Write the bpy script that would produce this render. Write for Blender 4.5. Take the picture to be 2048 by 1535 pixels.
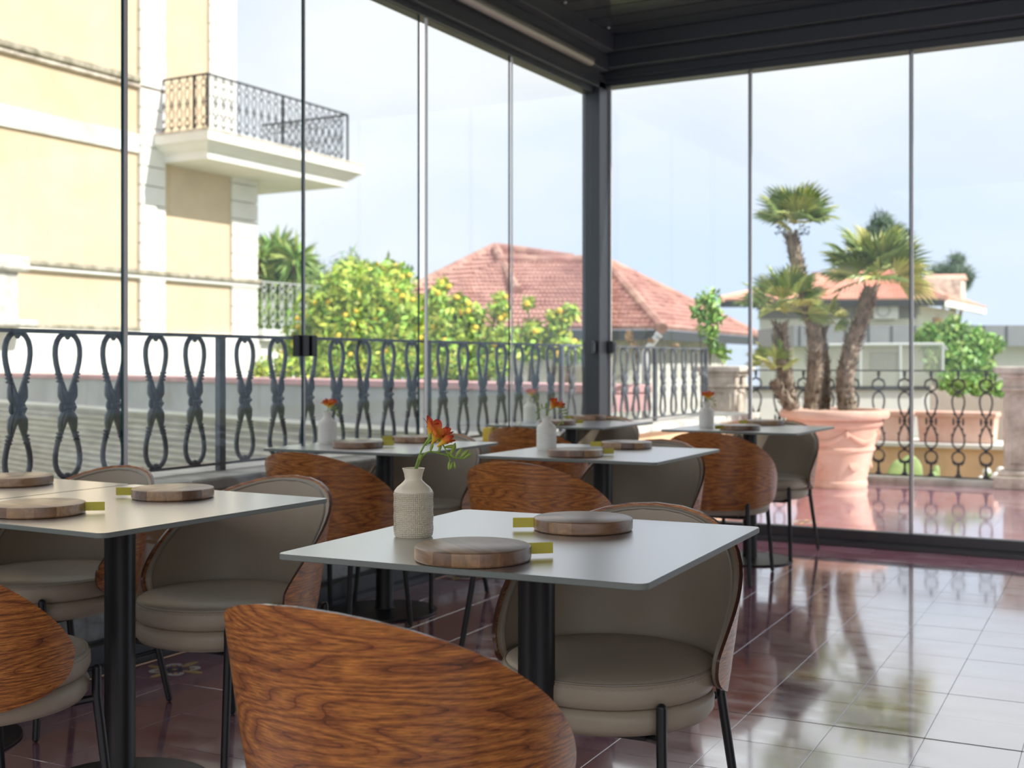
import bpy, bmesh, math, random
from mathutils import Vector, Matrix, Quaternion
PI = math.pi
random.seed(7)
S = bpy.context.scene
C = S.collection
for o in list(bpy.data.objects): bpy.data.objects.remove(o)
# ------------------------------------------------------------ camera
YAW = math.radians(29.1); CH = 1.126; FPX = 2413.0; HOR = 723.3
cd = bpy.data.cameras.new('camera'); cam = bpy.data.objects.new('camera', cd); C.objects.link(cam)
cam.location = (0, 0, CH); cam.rotation_euler = (PI/2, 0, YAW)
cd.sensor_width = 36; cd.lens = FPX/2048*36
cd.shift_y = -(HOR-767.5)/2048*-1 * 1.0
cd.shift_y = (HOR-767.5)/2048
cd.clip_end = 400
cd.dof.use_dof = True; cd.dof.focus_distance = 2.6; cd.dof.aperture_fstop = 4.8
S.camera = cam
# ------------------------------------------------------------ sky
w = bpy.data.worlds.new('sky'); S.world = w; w.use_nodes = True
nt = w.node_tree; nt.nodes.clear()
N = nt.nodes.new; L = nt.links.new
tc = N('ShaderNodeTexCoord'); sep = N('ShaderNodeSeparateXYZ'); L(tc.outputs['Generated'], sep.inputs[0])
mp = N('ShaderNodeMapping'); mp.inputs['Scale'].default_value = (1.0, 1.0, 2.2); mp.inputs['Location'].default_value = (0.35, 0.15, 0.1)
L(tc.outputs['Generated'], mp.inputs[0])
n1 = N('ShaderNodeTexNoise'); n1.inputs['Scale'].default_value = 2.3; n1.inputs['Detail'].default_value = 6; n1.inputs['Roughness'].default_value = .48
L(mp.outputs[0], n1.inputs['Vector'])
el = N('ShaderNodeMapRange'); el.inputs[1].default_value = 0.02; el.inputs[2].default_value = .28; el.inputs[3].default_value = -.10; el.inputs[4].default_value = .17
L(sep.outputs['Z'], el.inputs[0])
ad = N('ShaderNodeMath'); ad.operation = 'ADD'; L(n1.outputs['Fac'], ad.inputs[0]); L(el.outputs[0], ad.inputs[1])
cr = N('ShaderNodeValToRGB')
cr.color_ramp.elements[0].position = .36; cr.color_ramp.elements[0].color = (.62, .73, .89, 1)
cr.color_ramp.elements[1].position = .68; cr.color_ramp.elements[1].color = (.87, .88, .885, 1)
e = cr.color_ramp.elements.new(.50); e.color = (.71, .77, .87, 1)
L(ad.outputs[0], cr.inputs[0])
bg = N('ShaderNodeBackground'); bg.inputs['Strength'].default_value = .74
L(cr.outputs[0], bg.inputs[0])
wo = N('ShaderNodeOutputWorld'); L(bg.outputs[0], wo.inputs[0])
sd = bpy.data.lights.new('sun', 'SUN'); sd.energy = 3.5; sd.color = (1.0, .95, .87); sd.angle = math.radians(.6)
sun = bpy.data.objects.new('sun', sd); C.objects.link(sun)
sun.rotation_euler = Vector((1, .17, .83)).to_track_quat('Z', 'Y').to_euler()
S.view_settings.view_transform = 'Standard'; S.view_settings.look = 'None'
S.view_settings.gamma = 1; S.view_settings.use_curve_mapping = False
S.view_settings.exposure = 0.96

# ------------------------------------------------------------ measuring helpers (camera is level; distances Z along its axis)
cy, sy = math.cos(YAW), math.sin(YAW)
def cw(x, Z, z=0.0): return Vector((x*cy - Z*sy, x*sy + Z*cy, z))
def at(u, v, Z):
    return cw((u-1024)*Z/FPX, Z, CH-(v-HOR)*Z/FPX)
def onX(u, X):                       # Y where column u meets the plane X
    t = (u-1024)/FPX; Z = X/(t*cy-sy); return Z*(t*sy+cy)
def onY(u, Y):
    t = (u-1024)/FPX; Z = Y/(t*sy+cy); return Z*(t*cy-sy)
# ------------------------------------------------------------ object helpers
def tag(o, label=None, cat=None, group=None, kind=None):
    if label: o['label'] = label
    if cat: o['category'] = cat
    if group: o['group'] = group
    if kind: o['kind'] = kind
    return o
def empty(name, loc=(0, 0, 0), rz=0, label=None, cat=None, group=None, kind=None):
    o = bpy.data.objects.new(name, None); o.empty_display_size = .1; C.objects.link(o)
    o.location = loc; o.rotation_euler = (0, 0, rz)
    return tag(o, label, cat, group, kind)
class MB:
    def __init__(s): s.v = []; s.f = []; s.uv = {}
    def add(s, vs, fs):
        b = len(s.v); s.v += [tuple(x) for x in vs]; s.f += [tuple(b+i for i in f) for f in fs]; return b
    def box(s, x0, x1, y0, y1, z0, z1, m=None):
        vs = [Vector((x, y, z)) for x in (x0, x1) for y in (y0, y1) for z in (z0, z1)]
        if m is not None: vs = [m @ q for q in vs]
        s.add(vs, [(0, 1, 3, 2), (4, 6, 7, 5), (0, 4, 5, 1), (2, 3, 7, 6), (0, 2, 6, 4), (1, 5, 7, 3)]); return s
    def hexa(s, a, b):               # two quads -> solid
        s.add(list(a)+list(b), [(3, 2, 1, 0), (4, 5, 6, 7)]+[(i, (i+1) % 4, 4+(i+1) % 4, 4+i) for i in range(4)]); return s
    def tube(s, pts, r, n=8, closed=False, cap=True):
        pts = [Vector(p) for p in pts]; m = len(pts)
        rr = r if isinstance(r, (list, tuple)) else [r]*m
        up = None; b = len(s.v)
        for i, p in enumerate(pts):
            if closed: d = pts[(i+1) % m]-pts[i-1]
            else: d = pts[min(i+1, m-1)]-pts[max(i-1, 0)]
            d.normalize()
            if up is None:
                up = d.orthogonal().normalized()
            up = (up-d*up.dot(d))
            if up.length < 1e-6: up = d.orthogonal()
            up.normalize(); sd_ = d.cross(up)
            for k in range(n):
                a = 2*PI*k/n; s.v.append(tuple(p+(up*math.cos(a)+sd_*math.sin(a))*rr[i]))
        for i in range(m if closed else m-1):
            j = (i+1) % m
            for k in range(n): s.f.append((b+i*n+k, b+i*n+(k+1) % n, b+j*n+(k+1) % n, b+j*n+k))
        if not closed and cap:
            s.f.append(tuple(b+k for k in reversed(range(n)))); s.f.append(tuple(b+(m-1)*n+k for k in range(n)))
        return s
    def lathe(s, prof, n=32, c=(0, 0, 0), sx=1, sy=1, close=False):
        b = len(s.v); m = len(prof)
        for r, z in prof:
            for k in range(n):
                a = 2*PI*k/n; s.v.append((c[0]+r*sx*math.cos(a), c[1]+r*sy*math.sin(a), c[2]+z))
        for i in range(m if close else m-1):
            j = (i+1) % m
            for k in range(n): s.f.append((b+i*n+k, b+i*n+(k+1) % n, b+j*n+(k+1) % n, b+j*n+k))
        if not close:
            s.f.append(tuple(b+k for k in reversed(range(n)))); s.f.append(tuple(b+(m-1)*n+k for k in range(n)))
        return s
    def ball(s, c, rx, ry=None, rz=None, n=10, m=6, q=None):
        ry = ry or rx; rz = rz or rx; b = len(s.v)
        for i in range(m+1):
            t = PI*i/m
            for k in range(n):
                a = 2*PI*k/n; p = Vector((rx*math.sin(t)*math.cos(a), ry*math.sin(t)*math.sin(a), rz*math.cos(t)))
                if q is not None: p = q @ p
                s.v.append(tuple(Vector(c)+p))
        for i in range(m):
            for k in range(n): s.f.append((b+i*n+k, b+(i+1)*n+k, b+(i+1)*n+(k+1) % n, b+i*n+(k+1) % n))
        return s
    def mesh(s, name, mat, smooth=True, ang=35, uvf=None):
        me = bpy.data.meshes.new(name); me.from_pydata(s.v, [], s.f); me.update()
        mats = mat if isinstance(mat, (list, tuple)) else [mat]
        for m_ in mats: me.materials.append(m_)
        if smooth:
            me.polygons.foreach_set('use_smooth', [True]*len(me.polygons))
            me.set_sharp_from_angle(angle=math.radians(ang))
        if uvf:
            uv = me.uv_layers.new(name='UVMap')
            for lp in me.loops: uv.data[lp.index].uv = uvf[lp.vertex_index]
        return me
    def build(s, name, mat, parent=None, **k):
        o = bpy.data.objects.new(name, s.mesh(name, mat, **k)); C.objects.link(o)
        if parent: o.parent = parent
        return o
def bevel(o, w_=.004, seg=2):
    m = o.modifiers.new('bevel', 'BEVEL'); m.width = w_; m.segments = seg; m.limit_method = 'ANGLE'; m.angle_limit = math.radians(40); return o
def part(name, me, parent, loc=None, rot=None):
    o = bpy.data.objects.new(name, me); C.objects.link(o); o.parent = parent
    if loc is not None: o.location = loc
    if rot is not None: o.rotation_euler = rot
    return o
def kids(o): return [c for c in bpy.data.objects if c.parent == o]
KID = {}
def copy_tree(o, parent=None, top=True):
    c = o.copy(); C.objects.link(c)
    if parent: c.parent = parent
    if o.name not in KID: KID[o.name] = list(o.children)
    for ch in KID[o.name]:
        copy_tree(ch, c, False)
    return c
# ------------------------------------------------------------ materials
def mat(name, col, rough=.5, metal=0, spec=.5, ior=1.5, coat=0, var=0, vscale=8, bump=0, bscale=60, col2=None, sc=(1, 1, 1), detail=5, coord='Object', trans=0, sheen=0, island=0, rvar=0, mid=.5, subs=0):
    m = bpy.data.materials.new(name); m.use_nodes = True
    t = m.node_tree; b = t.nodes['Principled BSDF']
    b.inputs['Base Color'].default_value = (*col, 1); b.inputs['Roughness'].default_value = rough
    b.inputs['Metallic'].default_value = metal; b.inputs['IOR'].default_value = ior
    b.inputs['Specular IOR Level'].default_value = spec; b.inputs['Coat Weight'].default_value = coat
    b.inputs['Coat Roughness'].default_value = .05 if coat < 1 else .26
    if sheen: b.inputs['Sheen Weight'].default_value = sheen
    if trans: b.inputs['Transmission Weight'].default_value = trans
    tcn = t.nodes.new('ShaderNodeTexCoord'); mpn = t.nodes.new('ShaderNodeMapping'); mpn.inputs['Scale'].default_value = sc
    t.links.new(tcn.outputs[coord], mpn.inputs[0])
    last = None
    if var or col2:
        nz = t.nodes.new('ShaderNodeTexNoise'); nz.inputs['Scale'].default_value = vscale; nz.inputs['Detail'].default_value = detail; nz.inputs['Roughness'].default_value = .6
        t.links.new(mpn.outputs[0], nz.inputs['Vector'])
        rp = t.nodes.new('ShaderNodeValToRGB'); rp.color_ramp.elements[0].position = mid-.17; rp.color_ramp.elements[1].position = mid+.17
        c2 = col2 or tuple(min(1, c*(1+var)) for c in col); c1 = col if col2 else tuple(c*(1-var) for c in col)
        rp.color_ramp.elements[0].color = (*c1, 1); rp.color_ramp.elements[1].color = (*c2, 1)
        t.links.new(nz.outputs['Fac'], rp.inputs[0]); last = rp.outputs[0]
        if rvar:
            mr = t.nodes.new('ShaderNodeMapRange'); mr.inputs[3].default_value = rough-rvar; mr.inputs[4].default_value = rough+rvar
            mr.inputs[1].default_value = .3; mr.inputs[2].default_value = .7
            t.links.new(nz.outputs['Fac'], mr.inputs[0]); t.links.new(mr.outputs[0], b.inputs['Roughness'])
    if island:
        g = t.nodes.new('ShaderNodeNewGeometry'); hs = t.nodes.new('ShaderNodeHueSaturation')
        a = t.nodes.new('ShaderNodeMapRange'); a.inputs[3].default_value = 1-island; a.inputs[4].default_value = 1+island
        t.links.new(g.outputs['Random Per Island'], a.inputs[0]); t.links.new(a.outputs[0], hs.inputs['Value'])
        a2 = t.nodes.new('ShaderNodeMapRange'); a2.inputs[3].default_value = .5-.035*island/.3; a2.inputs[4].default_value = .5+.03*island/.3
        wn = t.nodes.new('ShaderNodeTexWhiteNoise'); wn.noise_dimensions = '1D'; t.links.new(g.outputs['Random Per Island'], wn.inputs['W'])
        t.links.new(wn.outputs[0], a2.inputs[0]); t.links.new(a2.outputs[0], hs.inputs['Hue'])
        if last: t.links.new(last, hs.inputs['Color'])
        else: hs.inputs['Color'].default_value = (*col, 1)
        last = hs.outputs[0]
    if last: t.links.new(last, b.inputs['Base Color'])
    if bump:
        nb = t.nodes.new('ShaderNodeTexNoise'); nb.inputs['Scale'].default_value = bscale; nb.inputs['Detail'].default_value = 4
        t.links.new(mpn.outputs[0], nb.inputs['Vector'])
        bp = t.nodes.new('ShaderNodeBump'); bp.inputs['Strength'].default_value = bump; bp.inputs['Distance'].default_value = .004
        t.links.new(nb.outputs['Fac'], bp.inputs['Height']); t.links.new(bp.outputs[0], b.inputs['Normal'])
    return m
M = {}
M['frame'] = mat('anthracite aluminium', (.045, .050, .058), .38, 0, .5, 1.6, var=.06, vscale=3)
M['black'] = mat('black metal', (.012, .013, .015), .38, 0, .5, 1.5)
M['iron'] = mat('grey painted iron', (.115, .125, .14), .38, .1, .5, 1.5, var=.35, vscale=14, bump=.25, bscale=40)
M['iron2'] = mat('dark painted iron', (.035, .037, .045), .42, .1, .5, 1.5, var=.25, vscale=14)
M['leather'] = mat('taupe leather', (.42, .35, .265), .40, 0, .45, 1.45, var=.04, vscale=5, bump=.05, bscale=420)
M['piping'] = mat('taupe leather piping', (.30, .26, .20), .42)
M['thread'] = mat('pale stitching', (.50, .45, .36), .7)
M['top'] = mat('grey laminate tabletop', (.13, .135, .15), .32, 0, 1.0, 3.8, coat=1, var=.03, vscale=3)
M['topedge'] = mat('grey green laminate edge', (.20, .22, .20), .45)
M['brass'] = mat('olive brass strip', (.50, .42, .045), .32, .25, .5, var=.05, vscale=20)
M['plaster'] = mat('ochre plaster', (.68, .535, .365), .9, var=.10, vscale=.8, detail=8, bump=.15, bscale=9)
M['plaster2'] = mat('orange ochre plaster', (.78, .53, .33), .9, var=.12, vscale=2.5, detail=8)
M['white'] = mat('white limewash', (.80, .79, .75), .85, var=.07, vscale=.9, detail=8)
M['whitestain'] = mat('stained white render', (.38, .36, .32), .9, col2=(.86, .84, .80), vscale=.75, detail=9, sc=(1, 1, .5), mid=.43)
M['moss'] = mat('weathered moulding', (.22, .20, .14), .9, col2=(.52, .46, .36), vscale=5, detail=8)
M['stone'] = mat('weathered coping stone', (.42, .40, .36), .9, col2=(.82, .79, .73), vscale=4.5, detail=9, bump=.8, bscale=30)
M['stonewarm'] = mat('weathered warm stone', (.30, .24, .19), .9, col2=(.78, .70, .61), vscale=5, detail=9, bump=.8, bscale=24, mid=.44)
M['plinth'] = mat('mottled grey plinth', (.28, .27, .28), .85, col2=(.66, .62, .59), vscale=11, detail=9, bump=.6, bscale=20)
M['terracotta'] = mat('terracotta', (.70, .40, .31), .85, col2=(.84, .60, .50), vscale=3, detail=7, bump=.1, bscale=30, mid=.55)
M['soil'] = mat('dry soil', (.17, .12, .08), 1, var=.4, vscale=30, bump=1, bscale=50)
M['grout'] = mat('dull grout', (.26, .13, .16), .3, var=.2, vscale=20)
M['rooftile'] = mat('clay roof tiles', (.36, .18, .14), .9, col2=(.60, .37, .30), vscale=1.6, detail=9, island=.10, sc=(1, 1, 2))
M['rooftile2'] = mat('light clay roof tiles', (.74, .38, .27), .9, col2=(.86, .52, .40), vscale=1.2, detail=8, island=.08)
M['fascia'] = mat('dark eaves board', (.05, .055, .06), .7)
M['greyclad'] = mat('grey cladding', (.30, .31, .33), .7, var=.06, vscale=3)
M['greywall'] = mat('grey cement band', (.42, .42, .42), .85, var=.12, vscale=1.5, detail=7)
M['siding'] = mat('weathered grey sheet', (.52, .50, .46), .55, var=.18, vscale=2, detail=7, sc=(1, 1, 3))
M['pink'] = mat('faded pink coping', (.60, .36, .36), .85, var=.12, vscale=2)
M['leafl'] = mat('lemon leaf', (.42, .56, .08), .5, island=.45, spec=.4)
M['leafd'] = mat('dark green leaf', (.28, .42, .11), .55, island=.4)
M['leafb'] = mat('bright green leaf', (.27, .46, .10), .5, island=.35)
M['leafp'] = mat('pine needles', (.13, .20, .12), .7, island=.3)
M['palm'] = mat('fan palm leaf', (.24, .34, .09), .4, island=.4, col2=(.44, .50, .17), vscale=3)
M['palmy'] = mat('yellowing palm leaf', (.50, .50, .14), .55, island=.3)
M['bark'] = mat('shaggy palm bark', (.12, .08, .055), .95, col2=(.46, .37, .28), vscale=16, detail=8, bump=1, bscale=45, sc=(1, 1, .6))
M['trunk'] = mat('brown bark', (.20, .15, .10), .9, var=.3, vscale=9)
M['straw'] = mat('dry straw', (.62, .45, .25), .9, var=.2)
M['lemon'] = mat('lemon skin', (.95, .62, .06), .45, island=.1)
M['grass'] = mat('rough ground', (.20, .22, .10), 1, var=.4, vscale=1.2)
M['paving'] = mat('grey paving', (.36, .35, .33), .9, var=.2, vscale=1.5)
M['cactus'] = mat('cactus pad', (.36, .50, .20), .6, var=.2, vscale=9)
M['petalw'] = mat('white petals', (.85, .86, .84), .6)
M['yellow'] = mat('yellow plastic', (.90, .55, .02), .4)
M['pipe'] = mat('pale metal pipe', (.60, .62, .60), .4, .3)
M['acwhite'] = mat('white appliance', (.80, .80, .80), .5)
M['bamboo'] = mat('grey reed fence', (.52, .47, .40), .9, island=.3)
M['creamwall'] = mat('cream interior wall', (.62, .58, .52), .85, var=.04)
M['ceramic'] = mat('cream ceramic', (.86, .77, .59), .28, spec=.5, coat=.3, var=.03, vscale=20)
M['ceramicw'] = mat('off white ceramic', (.88, .85, .77), .40, spec=.5, var=.05, vscale=20, sc=(1, 1, 6), bump=.15, bscale=60)
M['stem'] = mat('green stem', (.22, .36, .05), .5, var=.2, vscale=40)
M['bud'] = mat('green bud', (.30, .42, .07), .5, var=.25, vscale=60)
M['inlayw'] = mat('white inlay', (.72, .72, .70), .22, ior=1.8)
M['inlayy'] = mat('ochre inlay', (.66, .48, .22), .22, ior=1.8)
M['inlayd'] = mat('slate inlay', (.06, .08, .13), .22, ior=1.8)
M['glassedge'] = mat('dark green glass edge', (.02, .10, .12), .2, spec=.6)
M['sealw'] = mat('pale seal', (.85, .83, .82), .35, spec=.6)
M['seald'] = mat('dark seal', (.16, .18, .22), .4)
M['highlight'] = mat('satin aluminium', (.34, .32, .29), .32, .6)  # lighter than the frame metal, stands in for the bright streak on the beam
M['net'] = mat('dull plastic sheet', (.55, .53, .48), .6)
# window glass: clear pane with mirror-like sheen at grazing angles
g = bpy.data.materials.new('window glass'); g.use_nodes = True; t = g.node_tree; t.nodes.clear()
gg = t.nodes.new('ShaderNodeNewGeometry'); dt = t.nodes.new('ShaderNodeVectorMath'); dt.operation = 'DOT_PRODUCT'
t.links.new(gg.outputs['Normal'], dt.inputs[0]); t.links.new(gg.outputs['Incoming'], dt.inputs[1])
def mth(op, a, b_=None):
    q = t.nodes.new('ShaderNodeMath'); q.operation = op
    for i_, x_ in enumerate((a, b_)):
        if x_ is None: continue
        if isinstance(x_, (int, float)): q.inputs[i_].default_value = x_
        else: t.links.new(x_, q.inputs[i_])
    return q.outputs[0]
fo = mth('MULTIPLY_ADD', mth('POWER', mth('SUBTRACT', 1.0, mth('ABSOLUTE', dt.outputs['Value'])), 5.0), .55)
fo.node.inputs[2].default_value = .025
tr = t.nodes.new('ShaderNodeBsdfTransparent'); tr.inputs[0].default_value = (.905, .92, .925, 1)
gl = t.nodes.new('ShaderNodeBsdfGlossy'); gl.inputs['Roughness'].default_value = .01; gl.inputs[0].default_value = (.9, .95, .95, 1)
mx = t.nodes.new('ShaderNodeMixShader'); out = t.nodes.new('ShaderNodeOutputMaterial')
t.links.new(fo, mx.inputs[0]); t.links.new(tr.outputs[0], mx.inputs[1]); t.links.new(gl.outputs[0], mx.inputs[2]); t.links.new(mx.outputs[0], out.inputs[0])
M['glass'] = g
def wood(name, dark, mid_, light, rough, kx, kz, bands, dist=0.0, seed=0.0, coord='UV', coat=.2, fine=(6, 220)):
    m = bpy.data.materials.new(name); m.use_nodes = True; t = m.node_tree; b = t.nodes['Principled BSDF']; n = t.nodes.new; l = t.links.new
    tcn = n('ShaderNodeTexCoord'); mpn = n('ShaderNodeMapping'); mpn.inputs['Scale'].default_value = (kx, kz, kz); mpn.inputs['Location'].default_value = (seed, seed*.7, 0)
    oi = n('ShaderNodeObjectInfo'); va = n('ShaderNodeVectorMath'); va.operation = 'MULTIPLY_ADD'; va.inputs[1].default_value = (7, 5, 3)
    l(oi.outputs['Random'], va.inputs[0]); l(tcn.outputs[coord], va.inputs[2])
    l(va.outputs[0], mpn.inputs[0])
    a = n('ShaderNodeTexNoise'); a.inputs['Scale'].default_value = 1; a.inputs['Detail'].default_value = 1.5; a.inputs['Distortion'].default_value = .25
    l(mpn.outputs[0], a.inputs['Vector'])
    ml = n('ShaderNodeMath'); ml.operation = 'MULTIPLY'; ml.inputs[1].default_value = bands; l(a.outputs['Fac'], ml.inputs[0])
    f = n('ShaderNodeMath'); f.operation = 'FRACT'; l(ml.outputs[0], f.inputs[0])
    r = n('ShaderNodeValToRGB'); els = r.color_ramp.elements
    els[0].position = 0; els[0].color = (*dark, 1); els[1].position = 1; els[1].color = (*mid_, 1)
    e1 = els.new(.12); e1.color = (*mid_, 1); e2 = els.new(.55); e2.color = (*light, 1); e3 = els.new(.93); e3.color = (*mid_, 1)
    l(f.outputs[0], r.inputs[0])
    m2 = n('ShaderNodeMapping'); m2.inputs['Scale'].default_value = (fine[0], fine[1], fine[1]); l(tcn.outputs[coord], m2.inputs[0])
    b2 = n('ShaderNodeTexNoise'); b2.inputs['Scale'].default_value = 1; b2.inputs['Detail'].default_value = 5; b2.inputs['Roughness'].default_value = .7; b2.inputs['Distortion'].default_value = .3
    l(m2.outputs[0], b2.inputs['Vector'])
    r2 = n('ShaderNodeValToRGB'); r2.color_ramp.elements[0].position = .38; r2.color_ramp.elements[0].color = (.38, .34, .34, 1); r2.color_ramp.elements[1].position = .60; r2.color_ramp.elements[1].color = (1.35, 1.28, 1.2, 1)
    l(b2.outputs['Fac'], r2.inputs[0])
    mxn = n('ShaderNodeMix'); mxn.data_type = 'RGBA'; mxn.blend_type = 'MULTIPLY'; mxn.inputs[0].default_value = 1
    l(r.outputs[0], mxn.inputs[6]); l(r2.outputs[0], mxn.inputs[7]); l(mxn.outputs[2], b.inputs['Base Color'])
    bp = n('ShaderNodeBump'); bp.inputs['Strength'].default_value = .25; bp.inputs['Distance'].default_value = .001; l(b2.outputs['Fac'], bp.inputs['Height']); l(bp.outputs[0], b.inputs['Normal'])
    b.inputs['Roughness'].default_value = rough; b.inputs['Coat Weight'].default_value = coat; b.inputs['Coat Roughness'].default_value = .25
    return m
M['shell'] = wood('stained ash veneer', (.14, .045, .014), (.36, .125, .034), (.56, .225, .052), .38, 1.3, 9.5, 24, coat=.35, fine=(30, 480))
M['shelledge'] = mat('dark veneer edge', (.08, .03, .018), .35, coat=.4)
M['walnut'] = wood('walnut board', (.10, .05, .028), (.27, .15, .08), (.36, .21, .12), .45, 1.2, 26, 3, coord='Object', coat=.05, fine=(8, 90))
m = M['walnut'].copy(); m.name = 'laminated walnut'; t = m.node_tree; b = t.nodes['Principled BSDF']; n = t.nodes.new; l = t.links.new
for k_ in list(t.nodes):
    if k_.type != 'BSDF_PRINCIPLED' and k_.type != 'OUTPUT_MATERIAL': t.nodes.remove(k_)
tcn = n('ShaderNodeTexCoord'); oi = n('ShaderNodeObjectInfo'); va = n('ShaderNodeVectorMath'); va.operation = 'MULTIPLY_ADD'; va.inputs[1].default_value = (3, 2, 0); l(oi.outputs['Random'], va.inputs[0]); l(tcn.outputs['Object'], va.inputs[2])
sn = n('ShaderNodeVectorMath'); sn.operation = 'SNAP'; sn.inputs[1].default_value = (.13, .045, 5); l(va.outputs[0], sn.inputs[0]); wn = n('ShaderNodeTexWhiteNoise'); l(sn.outputs[0], wn.inputs[0])
rp = n('ShaderNodeValToRGB'); rp.color_ramp.elements[0].color = (.13, .065, .035, 1); rp.color_ramp.elements[1].color = (.46, .27, .13, 1); e = rp.color_ramp.elements.new(.5); e.color = (.25, .13, .065, 1); l(wn.outputs[0], rp.inputs[0])
mpn = n('ShaderNodeMapping'); mpn.inputs['Scale'].default_value = (9, 85, 60); l(va.outputs[0], mpn.inputs[0]); nz = n('ShaderNodeTexNoise'); nz.inputs['Scale'].default_value = 1; nz.inputs['Detail'].default_value = 4; nz.inputs['Distortion'].default_value = .5; l(mpn.outputs[0], nz.inputs['Vector'])
hs = n('ShaderNodeHueSaturation'); mr = n('ShaderNodeMapRange'); mr.inputs[1].default_value = .3; mr.inputs[2].default_value = .7; mr.inputs[3].default_value = .72; mr.inputs[4].default_value = 1.25; l(nz.outputs['Fac'], mr.inputs[0]); l(mr.outputs[0], hs.inputs['Value']); l(rp.outputs[0], hs.inputs['Color']); l(hs.outputs[0], b.inputs['Base Color'])
b.inputs['Roughness'].default_value = .36; b.inputs['Coat Weight'].default_value = .45; b.inputs['Coat Roughness'].default_value = .3
M['walnut'] = m
# polished cement tiles
m = bpy.data.materials.new('polished red cement tile'); m.use_nodes = True; t = m.node_tree; b = t.nodes['Principled BSDF']; n = t.nodes.new; l = t.links.new
ge = n('ShaderNodeNewGeometry'); m0 = n('ShaderNodeMapping'); m0.inputs['Rotation'].default_value = (0, 0, math.radians(-2.1)); l(ge.outputs['Position'], m0.inputs[0])
sn = n('ShaderNodeVectorMath'); sn.operation = 'SNAP'; sn.inputs[1].default_value = (.27, .27, 50); l(m0.outputs[0], sn.inputs[0])
wn = n('ShaderNodeTexWhiteNoise'); l(sn.outputs[0], wn.inputs[0])
nz = n('ShaderNodeTexNoise'); nz.inputs['Scale'].default_value = 2.6; nz.inputs['Detail'].default_value = 8; nz.inputs['Roughness'].default_value = .68; nz.inputs['Distortion'].default_value = .6; l(ge.outputs['Position'], nz.inputs['Vector'])
rp = n('ShaderNodeValToRGB'); els = rp.color_ramp.elements
els[0].position = .34; els[0].color = (.34, .10, .16, 1); els[1].position = .72; els[1].color = (.56, .42, .51, 1); e = els.new(.55); e.color = (.43, .19, .27, 1)
l(nz.outputs['Fac'], rp.inputs[0])
hs = n('ShaderNodeHueSaturation'); l(rp.outputs[0], hs.inputs['Color']); mr = n('ShaderNodeMapRange'); mr.inputs[3].default_value = .9; mr.inputs[4].default_value = 1.1; l(wn.outputs[0], mr.inputs[0]); l(mr.outputs[0], hs.inputs['Value']); l(hs.outputs[0], b.inputs['Base Color'])
n2 = n('ShaderNodeTexNoise'); n2.inputs['Scale'].default_value = 5; n2.inputs['Detail'].default_value = 7; m5 = n('ShaderNodeMapping'); m5.inputs['Scale'].default_value = (1, 2.5, 1); l(ge.outputs['Position'], m5.inputs[0]); l(m5.outputs[0], n2.inputs['Vector'])
mr2 = n('ShaderNodeMapRange'); mr2.inputs[1].default_value = .3; mr2.inputs[2].default_value = .7; mr2.inputs[3].default_value = .07; mr2.inputs[4].default_value = .24; l(n2.outputs['Fac'], mr2.inputs[0]); l(mr2.outputs[0], b.inputs['Roughness'])
bp = n('ShaderNodeBump'); bp.inputs['Strength'].default_value = .10; bp.inputs['Distance'].default_value = .003; l(n2.outputs['Fac'], bp.inputs['Height']); l(bp.outputs[0], b.inputs['Normal'])
b.inputs['IOR'].default_value = 3.2; b.inputs['Specular IOR Level'].default_value = .9; b.inputs['Coat Weight'].default_value = 1; b.inputs['Coat Roughness'].default_value = .06; b.inputs['Coat IOR'].default_value = 2.1
M['tile'] = m
# freesia petals: yellow throat to red tip along the petal (UV y)
m = bpy.data.materials.new('freesia petal'); m.use_nodes = True; t = m.node_tree; b = t.nodes['Principled BSDF']
tcn = t.nodes.new('ShaderNodeTexCoord'); se = t.nodes.new('ShaderNodeSeparateXYZ'); t.links.new(tcn.outputs['UV'], se.inputs[0])
rp = t.nodes.new('ShaderNodeValToRGB'); els = rp.color_ramp.elements; els[0].position = .30; els[0].color = (.92, .58, .04, 1); els[1].position = .97; els[1].color = (.62, .04, .02, 1); e = els.new(.66); e.color = (.90, .24, .04, 1)
t.links.new(se.outputs['Y'], rp.inputs[0]); t.links.new(rp.outputs[0], b.inputs['Base Color']); b.inputs['Roughness'].default_value = .5
b.inputs['Subsurface Weight'].default_value = .2; b.inputs['Subsurface Scale'].default_value = .004
M['petal'] = m
# woven relief on the near vase
m = M['ceramic'].copy(); m.name = 'cream ceramic woven relief'; t = m.node_tree; b = t.nodes['Principled BSDF']
tcn = t.nodes.new('ShaderNodeTexCoord'); s_ = []
for ax, k in ((0, 66.0), (1, 60.0)):
    wv = t.nodes.new('ShaderNodeTexWave'); wv.wave_type = 'BANDS'; wv.bands_direction = 'XY'[ax]; wv.inputs['Scale'].default_value = k/ (2*PI)*2; wv.inputs['Distortion'].default_value = .6; wv.inputs['Detail'].default_value = 2; wv.inputs['Detail Scale'].default_value = 2
    t.links.new(tcn.outputs['UV'], wv.inputs[0]); s_.append(wv)
mu = t.nodes.new('ShaderNodeMath'); mu.operation = 'MULTIPLY'; t.links.new(s_[0].outputs['Fac'], mu.inputs[0]); t.links.new(s_[1].outputs['Fac'], mu.inputs[1])
bp = t.nodes.new('ShaderNodeBump'); bp.inputs['Strength'].default_value = 1; bp.inputs['Distance'].default_value = .0022; t.links.new(mu.outputs[0], bp.inputs['Height']); t.links.new(bp.outputs[0], b.inputs['Normal'])
rp = t.nodes.new('ShaderNodeValToRGB'); rp.color_ramp.elements[0].color = (.66, .56, .38, 1); rp.color_ramp.elements[1].position = .35; rp.color_ramp.elements[1].color = (.90, .82, .64, 1)
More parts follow.
